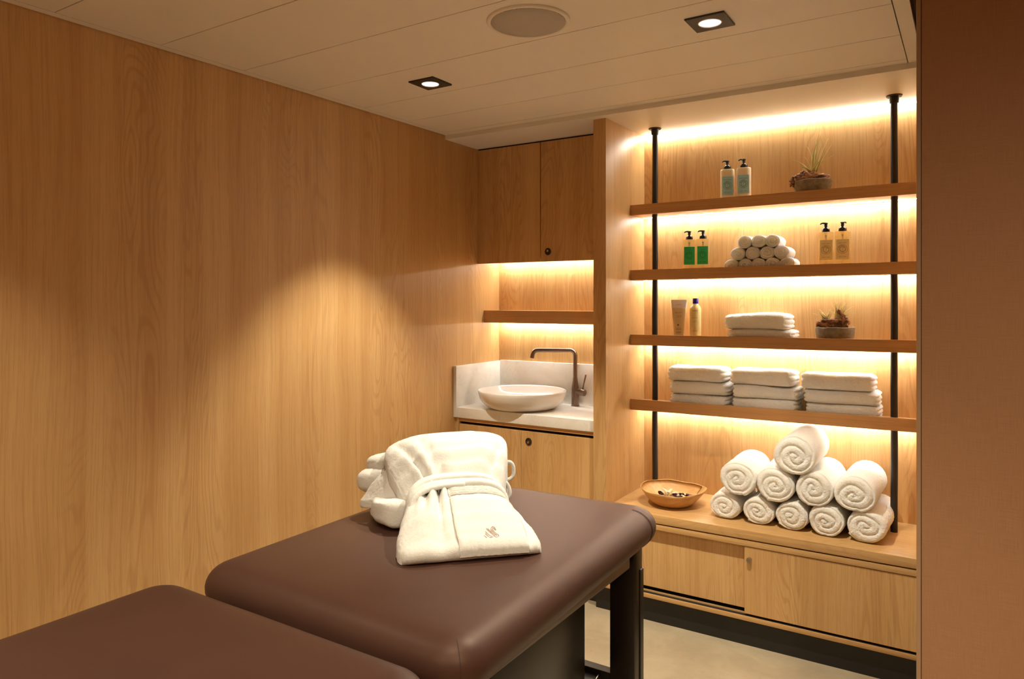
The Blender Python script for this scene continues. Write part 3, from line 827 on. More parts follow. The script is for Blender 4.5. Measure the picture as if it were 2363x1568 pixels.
def fuzz_tex(name, sc):
    tx = bpy.data.textures.new(name, 'CLOUDS'); tx.noise_scale = sc; tx.noise_depth = 2; tx.noise_type = 'SOFT_NOISE'; return tx
FT = fuzz_tex('terry_loops', 0.0030); FT2 = fuzz_tex('terry_loops_small', 0.0022)
def fuzzy(o, strength, tex=None, sub=1):
    if sub:
        m_ = o.modifiers.new('soft', 'SUBSURF'); m_.levels = sub; m_.render_levels = sub
    m_ = o.modifiers.new('terry', 'DISPLACE'); m_.texture = tex or FT; m_.strength = strength; m_.mid_level = 0.5; m_.texture_coords = 'LOCAL'
for o_ in list(COL.objects):
    if o_.name.startswith(('rolled_towel', 'folded_towel')): fuzzy(o_, 0.0032)
    elif o_.name.startswith('hand_towel_roll'): fuzzy(o_, 0.0016, FT2)
# ------------------------------------------------------------------ lettering
def text_mesh(s, size, depth=0.0002, align='CENTER', spacing=1.0):
    cu = bpy.data.curves.new('txt', 'FONT'); cu.body = s; cu.size = size; cu.align_x = align; cu.align_y = 'CENTER'; cu.space_character = spacing
    cu.extrude = depth; o = bpy.data.objects.new('txt', cu); COL.objects.link(o)
    dg = bpy.context.evaluated_depsgraph_get(); me = bpy.data.meshes.new_from_object(o.evaluated_get(dg))
    bpy.data.objects.remove(o); bpy.data.curves.remove(cu)
    return me
def text_bm(bm, s, size, x, z, y, rot=0.0, spacing=1.0):
    """upright lettering facing -y, appended to bm"""
    me = text_mesh(s, size, spacing=spacing)
    me.transform(Matrix.Translation((x, y, z)) @ Matrix.Rotation(rot, 4, 'Y') @ Matrix.Rotation(PI/2, 4, 'X'))
    bm.from_mesh(me); bpy.data.meshes.remove(me)
def ringbm(bm, r0, r1, x, z, y, n=48, a0=0, a1=2*PI):
    full = abs(a1-a0-2*PI) < 1e-6
    rows = []
    m = n if full else n+1
    for k in range(m):
        a = a0+(a1-a0)*k/n
        rows.append([(x+r*math.cos(a), y, z+r*math.sin(a)) for r in (r0, r1)])
    for yy in (0,):
        grid(bm, rows, closeu=full)
def emblem(ink, y, zc_, s, title):
    bm = bmesh.new()
    text_bm(bm, title, 0.0052*s, 0, zc_+0.026*s, y)
    ringbm(bm, 0.0182*s, 0.0192*s, 0, zc_, y, a0=0, a1=2*PI)
    ringbm(bm, 0.0116*s, 0.0126*s, 0, zc_, y)
    # apple outline with a stalk leaf
    rows = []
    for k in range(40):
        a = 2*PI*k/40; r = 0.0103*s*(1-0.12*max(0, math.sin(a))**6)
        rows.append([(rr*math.cos(a), y, zc_+rr*math.sin(a)) for rr in (r, r+0.0008*s)])
    grid(bm, rows, closeu=True)
    box(bm, -0.0003*s, 0.0003*s, y-0.00005, y+0.00005, zc_-0.009*s, zc_+0.006*s)
    rows = [[(0.001*s+0.0045*s*t - 0.0012*s*math.sin(PI*t), y, zc_+0.004*s+0.005*s*t), (0.001*s+0.0045*s*t + 0.0012*s*math.sin(PI*t), y, zc_+0.004*s+0.005*s*t)] for t in (0, .25, .5, .75, 1)]
    grid(bm, rows)
    for i, ch in enumerate('MIGELLI'):
        a = math.radians(90 + 54 - 18*i); text_bm(bm, ch, 0.0066*s, 0.0155*s*math.cos(a), zc_+0.0155*s*math.sin(a), y, rot=-(a-PI/2))
    for i, ch in enumerate('SPA'):
        a = math.radians(270 - 16 + 16*i); text_bm(bm, ch, 0.005*s, 0.0153*s*math.cos(a), zc_+0.0153*s*math.sin(a), y, rot=-(a+PI/2))
    return bm
# ------------------------------------------------------------------ pump bottles
def rrect(w, d, r, z, n=8, bulge=0.0):
    out = []
    for i, (sx_, sy_) in enumerate(((1, 1), (-1, 1), (-1, -1), (1, -1))):
        for k in range(n):
            a = PI/2*i + PI/2*k/(n-1)
            out.append((sx_*(w/2-r)+r*math.cos(a), sy_*(d/2-r)+r*math.sin(a), z))
    return out
def bottle_body(w, d, h):
    bm = bmesh.new()
    L = [(0.90, 0.0), (0.98, 0.0015), (1.0, 0.005), (1.0, h-0.008), (0.985, h-0.003), (0.93, h), (0.5, h+0.0025), (0.30, h+0.003)]
    rows = [rrect(w*s, d*s, min(0.019, d*s/2-0.0005), z) for s, z in L]
    V = grid(bm, rows, closev=True); bm.faces.new(V[0]); bm.faces.new(V[-1][::-1]); return bm
def pump_bottle(loc, rz, body, lab, ink, title, label, inkmat, nozzle=-1.2):
    """body: material; lab: label material"""
    t = thing('pump_bottle', loc, label, 'bottle', 'pump bottles on the shelves', rz)
    w, d, h = 0.064, 0.040, 0.163
    obj('bottle', bottle_body(w, d, h), body, t, auto=40)
    lw, l0, l1 = 0.050, 0.042, 0.128
    y = -d/2-0.0004
    lb = obj('label', Box(-lw/2, lw/2, y-0.0002, y+0.0003, l0, l1), lab, t)
    bm = emblem(ink, y-0.0004, 0.086, 1.0, title)
    text_bm(bm, 'NEW YORK', 0.0050, 0, 0.053, y-0.0004, spacing=1.2)
    obj('print', bm, inkmat, lb)
    bm = lathe(bmesh.new(), [(0.0, h+0.001), (0.0165, h+0.001), (0.0168, h+0.004), (0.0160, h+0.014), (0.0145, h+0.0165), (0.0085, h+0.020), (0.0072, h+0.022), (0.0072, h+0.036), (0.0, h+0.036)], n=32)
    pm = obj('pump', bm, M['pump'], t, auto=35)
    hd = Vector((math.cos(nozzle+PI/2)*0+math.sin(nozzle), -math.cos(nozzle), 0))
    bm = lathe(bmesh.new(), [(0.0, h+0.0365), (0.0085, h+0.0365), (0.0095, h+0.0385), (0.0085, h+0.0415), (0.0, h+0.0425)], n=24)
    z0 = h+0.0395
    tube(bm, [hd*0.002+Vector((0, 0, z0)), hd*0.014+Vector((0, 0, z0+0.0005)), hd*0.021+Vector((0, 0, z0-0.0015)), hd*0.0235+Vector((0, 0, z0-0.0055))], [0.0042, 0.0036, 0.003, 0.0026], 12)
    obj('nozzle', bm, M['pump'], pm, auto=40)
    if body is M['liquid']:
        obj('dip_tube', tube(bmesh.new(), [(0, 0, 0.004), (0.001, 0, 0.07), (0, 0, h-0.012)], 0.0028, 10), M['clear'], t, smooth=True)
        obj('pump_housing', tube(bmesh.new(), [(0, 0, h-0.020), (0, 0, h-0.001)], 0.0062, 14), M['clear'], t, auto=40)
    return t
def bx_(x, y, k): return (x, y, zshelf(k, x)-LIP+0.0005)
pump_bottle(bx_(-0.955, 3.375, 1), 0.30, M['lotion'], M['bluelabel'], None, 'BODY LOTION', 'milky pump bottle with a blue label, left of the pair on the top shelf', M['blueink'], -1.25)
pump_bottle(bx_(-0.879, 3.375, 1), 0.16, M['lotion'], M['bluelabel'], None, 'BODY LOTION', 'milky pump bottle with a blue label, right of the pair on the top shelf', M['blueink'], -1.5)
pump_bottle(bx_(-1.141, 3.385, 2), 0.33, M['liquid'], M['greenlabel'], None, 'SHAMPOO', 'clear pump bottle with a green label, left of the pair next to the left post', M['greenink'], -1.4)
pump_bottle(bx_(-1.074, 3.385, 2), 0.22, M['liquid'], M['greenlabel'], None, 'SHAMPOO', 'clear pump bottle with a green label, right of the pair next to the left post', M['greenink'], -1.5)
pump_bottle(bx_(-0.527, 3.375, 2), 0.20, M['liquid'], M['yellowlabel'], None, 'BODY WASH', 'amber pump bottle with a yellow label, left of the pair right of the little towels', M['brownink'], -1.3)
pump_bottle(bx_(-0.460, 3.375, 2), 0.14, M['liquid'], M['yellowlabel'], None, 'BODY WASH', 'amber pump bottle with a yellow label, right of the pair nearest the right post', M['brownink'], 0.6)

# tube standing on its cap side, and the slim bottle
x = -1.193
t = thing('cream_tube', bx_(x, 3.385, 3), 'flat cream tube with a pale crimped top on the third shelf', 'tube', rz=0.26)
rows = []
for i in range(15):
    f = i/14; w = 0.048+0.028*f; d = 0.034*(1-f**1.6)+0.0022; z = 0.004+f*0.186
    rows.append([(w/2*math.cos(2*PI*k/48), d/2*spow(math.sin(2*PI*k/48), 0.8), z) for k in range(48)])
k1 = 11
bm = bmesh.new(); V = grid(bm, rows[:k1+1], closev=True); bm.faces.new(V[0]); bm.faces.new(V[-1][::-1]); obj('body', bm, M['cream'], t, auto=50)
bm = bmesh.new(); V = grid(bm, [[(x_*1.003, y_*1.02, z_) for x_, y_, z_ in r] for r in rows[k1:]], closev=True); bm.faces.new(V[0]); bm.faces.new(V[-1][::-1]); te = obj('crimped_end', bm, M['tubeclear'], t, auto=50, label='pale frosted crimped end')
obj('cap', lathe(bmesh.new(), [(0.0, 0.0), (0.0225, 0.0), (0.0230, 0.001), (0.0230, 0.0042), (0.0, 0.0042)], n=36, sy=0.75), M['cream'], t, auto=40)
bm = bmesh.new(); text_bm(bm, 'BRILLIANT', 0.0062, 0, 0.128, -0.0142, spacing=1.15)
text_bm(bm, 'retexturing', 0.0052, 0, 0.114, -0.0157); text_bm(bm, 'conditioner', 0.0052, 0, 0.107, -0.0160)
for zz, s_ in ((0.050, 0.026), (0.045, 0.028), (0.034, 0.026), (0.029, 0.022)): box(bm, -s_/2, s_/2, -0.0186, -0.0180, zz, zz+0.0012)
ringbm(bm, 0.0, 0.0040, -0.003, 0.068, -0.0174, n=24)
obj('print', bm, M['greyink'], t)
bm = bmesh.new(); text_bm(bm, 'AVEDA', 0.0078, 0, 0.166, -0.0068, spacing=1.1); obj('print', bm, simple('pale_violet_ink', (0.45, 0.36, 0.42), 0.6), te)
x = -1.111
t = thing('slim_bottle', bx_(x, 3.385, 3), 'slim pale yellow bottle with a violet cap beside the cream tube', 'bottle', rz=0.28)
obj('bottle', lathe(bmesh.new(), [(0.0, 0.0), (0.0245, 0.0), (0.0262, 0.002), (0.0265, 0.006), (0.0265, 0.140), (0.0255, 0.149), (0.0215, 0.159), (0.0155, 0.165), (0.0140, 0.167), (0.0140, 0.171), (0.0, 0.171)], n=48), M['amber'], t, auto=50)
obj('cap', lathe(bmesh.new(), [(0.0, 0.1705), (0.0136, 0.1705), (0.0138, 0.172), (0.0136, 0.195), (0.0125, 0.1965), (0.0, 0.197)], n=36), M['violet'], t, auto=40, label='violet screw cap')
bm = bmesh.new(); text_bm(bm, 'AVEDA', 0.0075, -0.001, 0.137, -0.0268, spacing=1.1); text_bm(bm, 'BRILLIANT', 0.0050, -0.001, 0.103, -0.0268, spacing=1.15)
text_bm(bm, 'universal', 0.0045, -0.001, 0.090, -0.0268); text_bm(bm, 'styling creme', 0.0045, -0.001, 0.084, -0.0268)
ringbm(bm, 0.0026, 0.0032, -0.001, 0.053, -0.0268, n=24)
for zz in (0.043, 0.038): box(bm, -0.012, 0.010, -0.0269, -0.0265, zz, zz+0.0009)
obj('print', bm, M['greyink'], t)

# ------------------------------------------------------------------ stone pots with air plants on driftwood
def blob(c, r, seed, amp=0.35, sc=(1, 1, 1), freq=2.2, n=26, m=20):
    bm = bmesh.new(); rows = []
    for i in range(m+1):
        th = PI*i/m; row = []
        for k in range(n):
            a = 2*PI*k/n
            d = Vector((math.sin(th)*math.cos(a), math.sin(th)*math.sin(a), math.cos(th)))
            q = 1 + amp*noise.noise(d*freq+Vector((seed, seed*2, 0))) + amp*0.5*noise.noise(d*freq*2.6+Vector((0, seed, 3)))
            row.append((c[0]+d.x*r*sc[0]*q, c[1]+d.y*r*sc[1]*q, c[2]+d.z*r*sc[2]*q))
        rows.append(row)
    grid(bm, rows, closev=True); bmesh.ops.remove_doubles(bm, verts=bm.verts, dist=1e-5)
    return bm
def merge(bms):
    out = bmesh.new()
    for b_ in bms:
        me = bpy.data.meshes.new('m'); b_.to_mesh(me); b_.free(); out.from_mesh(me); bpy.data.meshes.remove(me)
    return out
def blade(base, tip, bend, w):
    b, tp = Vector(base), Vector(tip); mid = (b+tp)/2 + Vector(bend)
    pts = []
    for k in range(11):
        t_ = k/10; pts.append(b*(1-t_)**2 + mid*2*t_*(1-t_) + tp*t_*t_)
    rs = [w*(1-(k/10)**1.5)*0.62+0.0005 for k in range(11)]
    return tube(bmesh.new(), pts, rs, 6)
# pot on the top shelf: wide shallow bowl tilted shape
x = -0.580
t = thing('stone_pot_plant', (x, 3.372, zshelf(1, x)-LIP+0.0005), 'shallow stone bowl with a tall air plant on driftwood, on the top shelf', 'plant')
def wob(seed, a1=0.02, a2=0.0015):
    def f(x, y, z, a, r):
        q = 1 + a1*noise.noise(Vector((math.cos(a)*1.3+seed, math.sin(a)*1.3, z*8)))
        return x*q, y*q, z + a2*noise.noise(Vector((math.cos(a)*1.5, math.sin(a)*1.5+seed, 2)))*(z/0.06)
    return f
pot = obj('bowl', lathe(bmesh.new(), [(0.0, 0.0), (0.052, 0.0), (0.060, 0.004), (0.068, 0.020), (0.076, 0.042), (0.0815, 0.060), (0.0835, 0.0665), (0.082, 0.0685), (0.078, 0.068), (0.072, 0.056), (0.06, 0.048), (0.0, 0.046)], n=64, fn=wob(3)), M['pot'], t, smooth=True)
pot.rotation_euler = (0, math.radians(-2.0), 0)
drift = merge([blob((-0.020, -0.02, 0.083), 0.036, 3, 0.5, (1.25, 0.9, 0.75), 1.8, 40, 30), blob((-0.058, -0.035, 0.074), 0.022, 8, 0.6, (1.1, 0.9, 0.9), 2.2, 30, 22),
               blob((-0.078, -0.04, 0.062), 0.012, 18, 0.6, (1.0, 0.9, 1.3), 2.2), blob((0.032, -0.015, 0.078), 0.026, 5, 0.5, (1.35, 0.9, 0.7), 2.2, 32, 24),
               blob((0.012, 0.0, 0.070), 0.034, 12, 0.4, (1.2, 1.0, 0.7)), blob((-0.048, -0.03, 0.090), 0.013, 21, 0.6)])
obj('driftwood', drift, M['drift'], t, smooth=True)
rp = random.Random(5)
for (b, tp, bd, w, mm) in [
    ((-0.006, -0.02, 0.106), (-0.082, -0.03, 0.168), (0.012, 0, 0.012), 0.0052, 'a'), ((-0.010, -0.02, 0.106), (-0.030, -0.03, 0.176), (0.014, 0, 0.006), 0.0050, 'b'),
    ((-0.012, -0.02, 0.104), (-0.045, -0.04, 0.148), (0.004, 0, 0.01), 0.0045, 'b'), ((0.0, -0.02, 0.106), (-0.024, 0.0, 0.225), (0.018, 0, 0.012), 0.0040, 'b'),
    ((0.002, -0.02, 0.108), (0.012, 0.01, 0.205), (-0.004, 0, 0.0), 0.0035, 'a'), ((0.004, -0.02, 0.106), (0.030, 0.0, 0.262), (-0.020, 0, 0.02), 0.0085, 'a'),
    ((0.006, -0.02, 0.106), (0.046, 0.01, 0.245), (-0.006, 0, 0.01), 0.0060, 'a'), ((0.008, -0.015, 0.10), (0.060, 0.02, 0.255), (-0.004, 0, 0.0), 0.0040, 'b'),
    ((0.010, -0.015, 0.10), (0.076, 0.0, 0.222), (-0.002, 0, 0.0), 0.0026, 'b'), ((0.012, -0.02, 0.10), (0.090, -0.02, 0.172), (-0.010, 0, 0.022), 0.0042, 'b'),
    ((0.006, -0.02, 0.106), (0.038, -0.04, 0.150), (-0.006, 0, 0.012), 0.0080, 'a'), ((0.012, -0.015, 0.09), (0.034, -0.01, 0.285), (-0.010, 0, 0.0), 0.0030, 'b'),
    ((0.014, -0.015, 0.09), (0.020, 0.0, 0.275), (-0.012, 0, 0.02), 0.0030, 'b'), ((0.0, -0.02, 0.102), (-0.050, -0.045, 0.130), (0.006, 0, 0.016), 0.0060, 'a'),
    ((0.016, -0.02, 0.09), (0.052, -0.02, 0.185), (-0.010, 0, 0.0), 0.0060, 'a'), ((0.0, -0.025, 0.104), (0.022, -0.05, 0.128), (0.0, 0, 0.01), 0.0070, 'a')]:
    obj('leaf', blade(b, tp, bd, w), M['leafa'] if mm == 'a' else M['leafb'], t, smooth=True)
# pot on the third shelf
x = -0.490
t = thing('stone_pot_plant', bx_(x, 3.368, 3), 'round grey stone bowl with short spiky air plants and driftwood, on the third shelf', 'plant')
obj('bowl', lathe(bmesh.new(), [(0.0, 0.0), (0.058, 0.0), (0.068, 0.004), (0.076, 0.018), (0.0795, 0.036), (0.080, 0.049), (0.0785, 0.0525), (0.075, 0.053), (0.071, 0.049), (0.065, 0.043), (0.0, 0.041)], n=64, fn=wob(9, 0.035, 0.004)), M['pot'], t, smooth=True)
drift = merge([blob((-0.030, -0.02, 0.068), 0.027, 4, 0.4, (1.3, 0.8, 0.72), 2.0, 36, 26), blob((0.012, -0.02, 0.066), 0.028, 9, 0.4, (1.3, 0.8, 0.72), 2.0, 36, 26),
               blob((0.040, -0.022, 0.070), 0.022, 15, 0.6, (0.9, 0.8, 1.1), 2.3, 32, 24), blob((-0.060, -0.025, 0.060), 0.012, 16, 0.6, (0.9, 0.8, 1.2)),
               blob((0.034, -0.02, 0.096), 0.011, 23, 0.5, (1.0, 0.9, 1.1)), tube(bmesh.new(), [(0.034, -0.02, 0.085), (0.028, -0.022, 0.105), (0.020, -0.024, 0.120), (0.016, -0.024, 0.127)], [0.010, 0.0085, 0.0085, 0.006], 14)])
obj('driftwood', drift, M['drift'], t, smooth=True)
for i in range(34):
    if i < 13: b = Vector((-0.034+rp.uniform(-.010, .012), -0.015, 0.082)); an = rp.uniform(-1.0, 0.85); Lr = rp.uniform(0.030, 0.055)
    else: b = Vector((0.012+rp.uniform(-.012, .016), -0.008, 0.085)); an = rp.uniform(-0.75, 1.15); Lr = rp.uniform(0.055, 0.085)
    tip = b + Vector((math.sin(an)*Lr, rp.uniform(-0.03, 0.02), math.cos(an)*Lr))
    obj('leaf', blade(b, tip, (-math.sin(an)*0.008, 0, 0.008), rp.uniform(0.0022, 0.0040)), M['leafa'] if i % 3 == 0 else M['leafb'], t, smooth=True)

for o_ in COL.objects:
    if o_.name.startswith('stone_pot_plant'):
        for c_ in o_.children:
            if c_.name.startswith('bowl'):
                for v_ in c_.data.vertices: v_.co.z *= 1.05 if o_.location.z > H else 1.27
            else: c_.data.transform(Matrix.Translation((0, 0, 0.003 if o_.location.z > H else 0.016)))
# ------------------------------------------------------------------ wooden bowl with dried petals
cx_, cy_ = -1.161, 3.208
t = thing('wooden_bowl', (cx_, cy_, ZB), 'wide hand carved wooden bowl holding dried petals, on the bench', 'bowl')
def bf(x, y, z, a, r):
    lift = 0.003*math.cos(2*(a-0.1)) + 0.002*math.sin(3*a+1.0) + 0.0015*math.sin(7*a)
    f = max(0.0, z/0.075)
    q = 1 + (0.012*math.sin(3*a+0.6) + 0.008*math.sin(5*a))*f
    return x*q, y*q, z + lift*f
obj('bowl', lathe(bmesh.new(), [(0.0, 0.0), (0.068, 0.0), (0.080, 0.003), (0.100, 0.016), (0.122, 0.038), (0.140, 0.060), (0.1515, 0.0765), (0.1500, 0.0785), (0.1465, 0.0765), (0.134, 0.060), (0.114, 0.038), (0.090, 0.020), (0.06, 0.011), (0.0, 0.009)], n=96, fn=bf), M['bowl'], t, smooth=True)
# white dried blossom
bm = bmesh.new(); rf = random.Random(2)
for i in range(26):
    a = rf.uniform(0, 2*PI); r1 = rf.uniform(0.012, 0.032)
    p0 = Vector((rf.uniform(-.006, .006), rf.uniform(-.006, .006), 0.006)); p2 = Vector((math.cos(a)*r1, math.sin(a)*r1*0.8, rf.uniform(0.008, 0.034)))
    p1 = (p0+p2)/2 + Vector((0, 0, 0.012)); w = rf.uniform(0.002, 0.005); side = Vector((-math.sin(a), math.cos(a), 0.3)).normalized()
    rows = []
    for k in range(7):
        u = k/6; p = p0*(1-u)**2+p1*2*u*(1-u)+p2*u*u; ww = w*math.sin(PI*(0.15+0.8*u)); rows.append([p-side*ww, p+Vector((0, 0, -ww*0.4)), p+side*ww])
    grid(bm, rows)
tube(bm, smoothpath([(0.010, 0, 0.012), (0.035, -0.002, 0.019), (0.052, -0.006, 0.014)], 5), [0.004]*10+[0.002], 8)
o = obj('dried_flower', bm, M['petalwhite'], smooth=True); md = o.modifiers.new('thickness', 'SOLIDIFY'); md.thickness = 0.0008
o.location = (cx_-0.018, cy_-0.010, ZB+0.024); o.scale = (1.75, 1.5, 1.35); tag(o, 'crumpled white dried flower lying in the wooden bowl', 'dried flower')
def petal(seed):
    r_ = random.Random(seed); rows = []
    for i in range(8):
        u = -1+2*i/7; hw = 0.0075*math.sqrt(max(0.02, 1-u*u))
        rows.append([(u*0.011, v*hw, 0.0035*(v*v)+0.004*u*u+0.0015*math.sin(5*v+seed)) for v in (-1, -.5, 0, .5, 1)])
    bm = bmesh.new(); grid(bm, rows)
    bmesh.ops.solidify(bm, geom=list(bm.faces), thickness=0.0007); return bm
pb = [obj('dried_petal', petal(k), M['petalred'], smooth=True) for k in range(2)]
spots = [(0.024, -0.020, 0.034, 0.5, 0.7), (0.040, -0.014, 0.036, 1.7, 1.0), (0.058, -0.006, 0.032, 2.6, 0.4), (-0.046, -0.012, 0.030, 0.2, 0.5), (0.034, 0.016, 0.030, 2.0, 0.4), (0.082, 0.004, 0.034, 0.4, 0.3)]
plab = ['dark red dried petal beside the white flower, towards the front of the bowl', 'dark red dried petal leaning up near the middle of the bowl', 'dark red dried petal right of the upright one in the bowl',
        'dark red dried petal left of the white flower in the bowl', 'dark red dried petal behind the upright ones in the bowl', 'dark red dried petal farthest right in the bowl']
for i, (dx_, dy_, dz_, rz, rx) in enumerate(spots):
    o = pb[i] if i < 2 else pb[i % 2].copy()
    if i >= 2: COL.objects.link(o)
    o.location = (cx_+dx_, cy_+dy_, ZB+dz_+0.010); o.rotation_euler = (rx, 0.2, rz); o.scale = (1.9, 1.9, 1.9)
    tag(o, plab[i], 'petal', 'dark red petals in the wooden bowl')

# ------------------------------------------------------------------ bathrobe
RO = Vector((-1.047, 1.460, zt)) if False else Vector((-1.047, 1.460, -0.65+H))
eu = Vector((0.690, 0.724, 0)).normalized(); ev = Vector((-eu.y, eu.x, 0))
t = thing('bathrobe', RO, 'folded white plush bathrobe tied with its belt, lying on the massage table', 'bathrobe')
def RP(u, v, w): return eu*u + ev*v + Vector((0, 0, w))
def rfz(p, s=1.0, a=0.0010): return a*(noise.noise(p*170*s)+0.7*noise.noise(p*400*s))
# skirt: from the hem on the table up to the waist
WB = [(0.0, 0.178), (0.03, 0.184), (0.07, 0.182), (0.12, 0.170), (0.18, 0.154), (0.235, 0.134), (0.27, 0.140), (0.32, 0.150)]
HB = [(-0.01, 0.040), (0.02, 0.049), (0.05, 0.063), (0.10, 0.087), (0.15, 0.109), (0.205, 0.127), (0.25, 0.130), (0.32, 0.128)]
def skirt(s, v, off=0.0):
    """s in -1..1 across, v along"""
    hw = interp(WB, v)*(1+0.03*math.sin(9*v)); hh = interp(HB, v)
    # right flank slopes down more gently than the left one
    n_ = 4.5 if s < 0 else 3.2
    edge = (1-abs(s)**n_)**(1/n_) if abs(s) < 1 else 0.0
    ph = s*13+0.6
    fan = max(0.0, min(1.0, (v-0.02)/0.22))
    pl = 0.0
    if s < -0.12:                                   # gathers left of the pocket, radiating from the belt
        for s_c, wd_, am_, v_s in ((-0.385, 0.042, -0.022, 0.035), (-0.62, 0.060, -0.016, 0.13), (-0.20, 0.035, -0.007, 0.10), (-0.80, 0.07, -0.012, 0.15), (-0.29, 0.07, 0.010, 0.03), (-0.50, 0.08, 0.012, 0.05), (-0.71, 0.06, 0.008, 0.10)):
            k_ = max(0.0, min(1.0, (v-v_s)/(0.235-v_s)))
            pl += 1.15*am_*(k_**0.7)*math.exp(-((s-s_c)/wd_)**2)
        pl += 0.015*math.exp(-((s+0.60)/0.22)**2-((v-0.075)/0.045)**2) - 0.012*math.exp(-((s+0.42)/0.13)**2-((v-0.035)/0.035)**2)
    if s > 0.80: pl -= 0.010*math.exp(-((s-0.84)/0.05)**2)
    wv = 0.006*nz(s*1.6, v*9, 4.0)
    w = hh*edge + (pl+wv)*edge + off*edge
    u = hw*s + off*0.6*s*(1-edge)
    vv = v
    p = RP(u, vv, max(w, 0.001))
    return p
prof_front = [(0.004, 0.03), (-0.006, 0.14), (-0.0115, 0.32), (-0.0125, 0.52), (-0.0095, 0.72), (-0.003, 0.88), (0.008, 1.0)]
S = [math.sin(PI/2*(-1+2*k/90)) for k in range(91)]
bm = bmesh.new(); rows = []
for (dv, f) in prof_front:
    row = []
    for s in S:
        p = skirt(s, 0.008); base = RP(interp(WB, 0)*s*(0.985 if f < 0.3 else 1), 0, 0)
        w = p.z*f
        bow = 0.012*(1-s*s)
        eg = (1-abs(s)**6)**0.5 if abs(s) < 1 else 0.0
        q = RP(interp(WB, 0.0)*s*(1-0.02*(1-f)), (dv-0.008)*eg+0.008-0.004*nz(s*3, f, 1.0)*eg, w); row.append(q)
    rows.append(row)
nv = 70
for j in range(1, nv+1):
    v = 0.008+ (0.315-0.008)*j/nv
    rows.append([skirt(s, v) for s in S])
rows = [[p + Vector((rfz(p), rfz(p+Vector((3, 0, 0))), rfz(p+Vector((0, 5, 0)))))*(1 if 0 < i < len(rows)-1 else 0) for p in r] for i, r in enumerate(rows)]
for r in rows:
    for p in r: p.z = max(p.z, 0.0008)
V = grid(bm, rows)
# underside
low = [[bm.verts.new((v_.co.x, v_.co.y, 0.0006)) for v_ in (V[i][0], V[i][-1])] for i in (0, len(V)-1)]
bmesh.ops.recalc_face_normals(bm, faces=bm.faces)
bmesh.ops.delete(bm, geom=[v_ for r in low for v_ in r], context='VERTS')
obj('skirt', bm, M['robe'], t, smooth=True)
# upper part: thick bundle behind the belt
WU = [(0.215, 0.120), (0.26, 0.132), (0.31, 0.160), (0.36, 0.180), (0.42, 0.189), (0.49, 0.186), (0.54, 0.17)]
TU = [(0.215, 0.100), (0.25, 0.112), (0.285, 0.130), (0.32, 0.168), (0.36, 0.204), (0.40, 0.226), (0.44, 0.236), (0.49, 0.232), (0.525, 0.205), (0.545, 0.150)]
BUL = [(0.215, 0.012), (0.28, 0.050), (0.34, 0.085), (0.40, 0.118), (0.46, 0.130), (0.545, 0.120)]
BUR = [(0.215, 0.005), (0.32, 0.010), (0.40, 0.020), (0.545, 0.03)]
def upper(a, v):
    """a: angle around the section, 0..2pi (0 = right, pi/2 = top)"""
    c, s = math.cos(a), math.sin(a)
    hw = interp(WU, v); tp = interp(TU, v); bl, br = interp(BUL, v), interp(BUR, v)
    x = spow(c, 0.26 if c > 0 else 0.50); zz = spow(s, 0.28 if c > 0 else 0.58)
    u = hw*x
    k = (x+1)/2; bot = bl*(1-k)+br*k
    tpe = tp - (0.012 if x > 0 else 0.026)*(abs(x)**3.0) + 0.004*math.sin(x*2.2+0.5)
    mid = (tpe+bot)/2; w = mid + (tpe-bot)/2*zz
    if s > 0:
        fade = max(0.0, min(1.0, (0.455-v)/0.14))**0.8
        pl = 0.0
        for (x0, sl, wd, am) in [(-0.78, 1.3, 0.050, -0.030), (-0.95, 1.0, 0.10, 0.014), (-0.62, 1.1, 0.07, 0.012), (-0.45, 0.95, 0.032, -0.024), (-0.30, 1, 0.07, 0.012), (-0.13, 0.6, 0.045, -0.015), (0.10, 0, 0.08, 0.006), (0.32, -0.6, 0.10, -0.013), (0.60, -0.6, 0.08, 0.008), (0.93, -0.4, 0.06, -0.018)]:
            xc = x0*(0.55+ (v-0.24)*2.4)
            pl += am*math.exp(-((x-xc)/wd)**2)
        w += pl*fade*s + 0.006*nz(x*1.8, v*8, 9.0)*s
    # left flank: rounded collar roll
    u += 0.010*math.sin(a*2+v*14)*0.5
    return RP(u, v - 0.02*max(0, s)*0 + 0.012*x*x*0, w)
nA = 120; rows = []
VV = [0.215+(0.545-0.215)*j/64 for j in range(65)]
for v in VV: rows.append([upper(2*PI*k/nA, v) for k in range(nA)])
def shrink(row, f, dv):
    c = sum(row, Vector())/len(row); return [c+(p-c)*f + ev*dv for p in row]
last = rows[-1]; endc = [shrink(last, f, d) for f, d in ((0.93, 0.012), (0.80, 0.021), (0.6, 0.027), (0.35, 0.030), (0.1, 0.031))]
first = [shrink(rows[0], f, 0) for f in (0.2, 0.7)]
rows = first + rows + endc
rows = [[p + Vector((rfz(p), rfz(p+Vector((3, 0, 0))), rfz(p+Vector((0, 5, 0))))) for p in r] for r in rows]
bm = bmesh.new(); V = grid(bm, rows, closev=True); bm.faces.new(V[0]); bm.faces.new(V[-1][::-1])
obj('upper_part', bm, M['robe'], t, smooth=True)
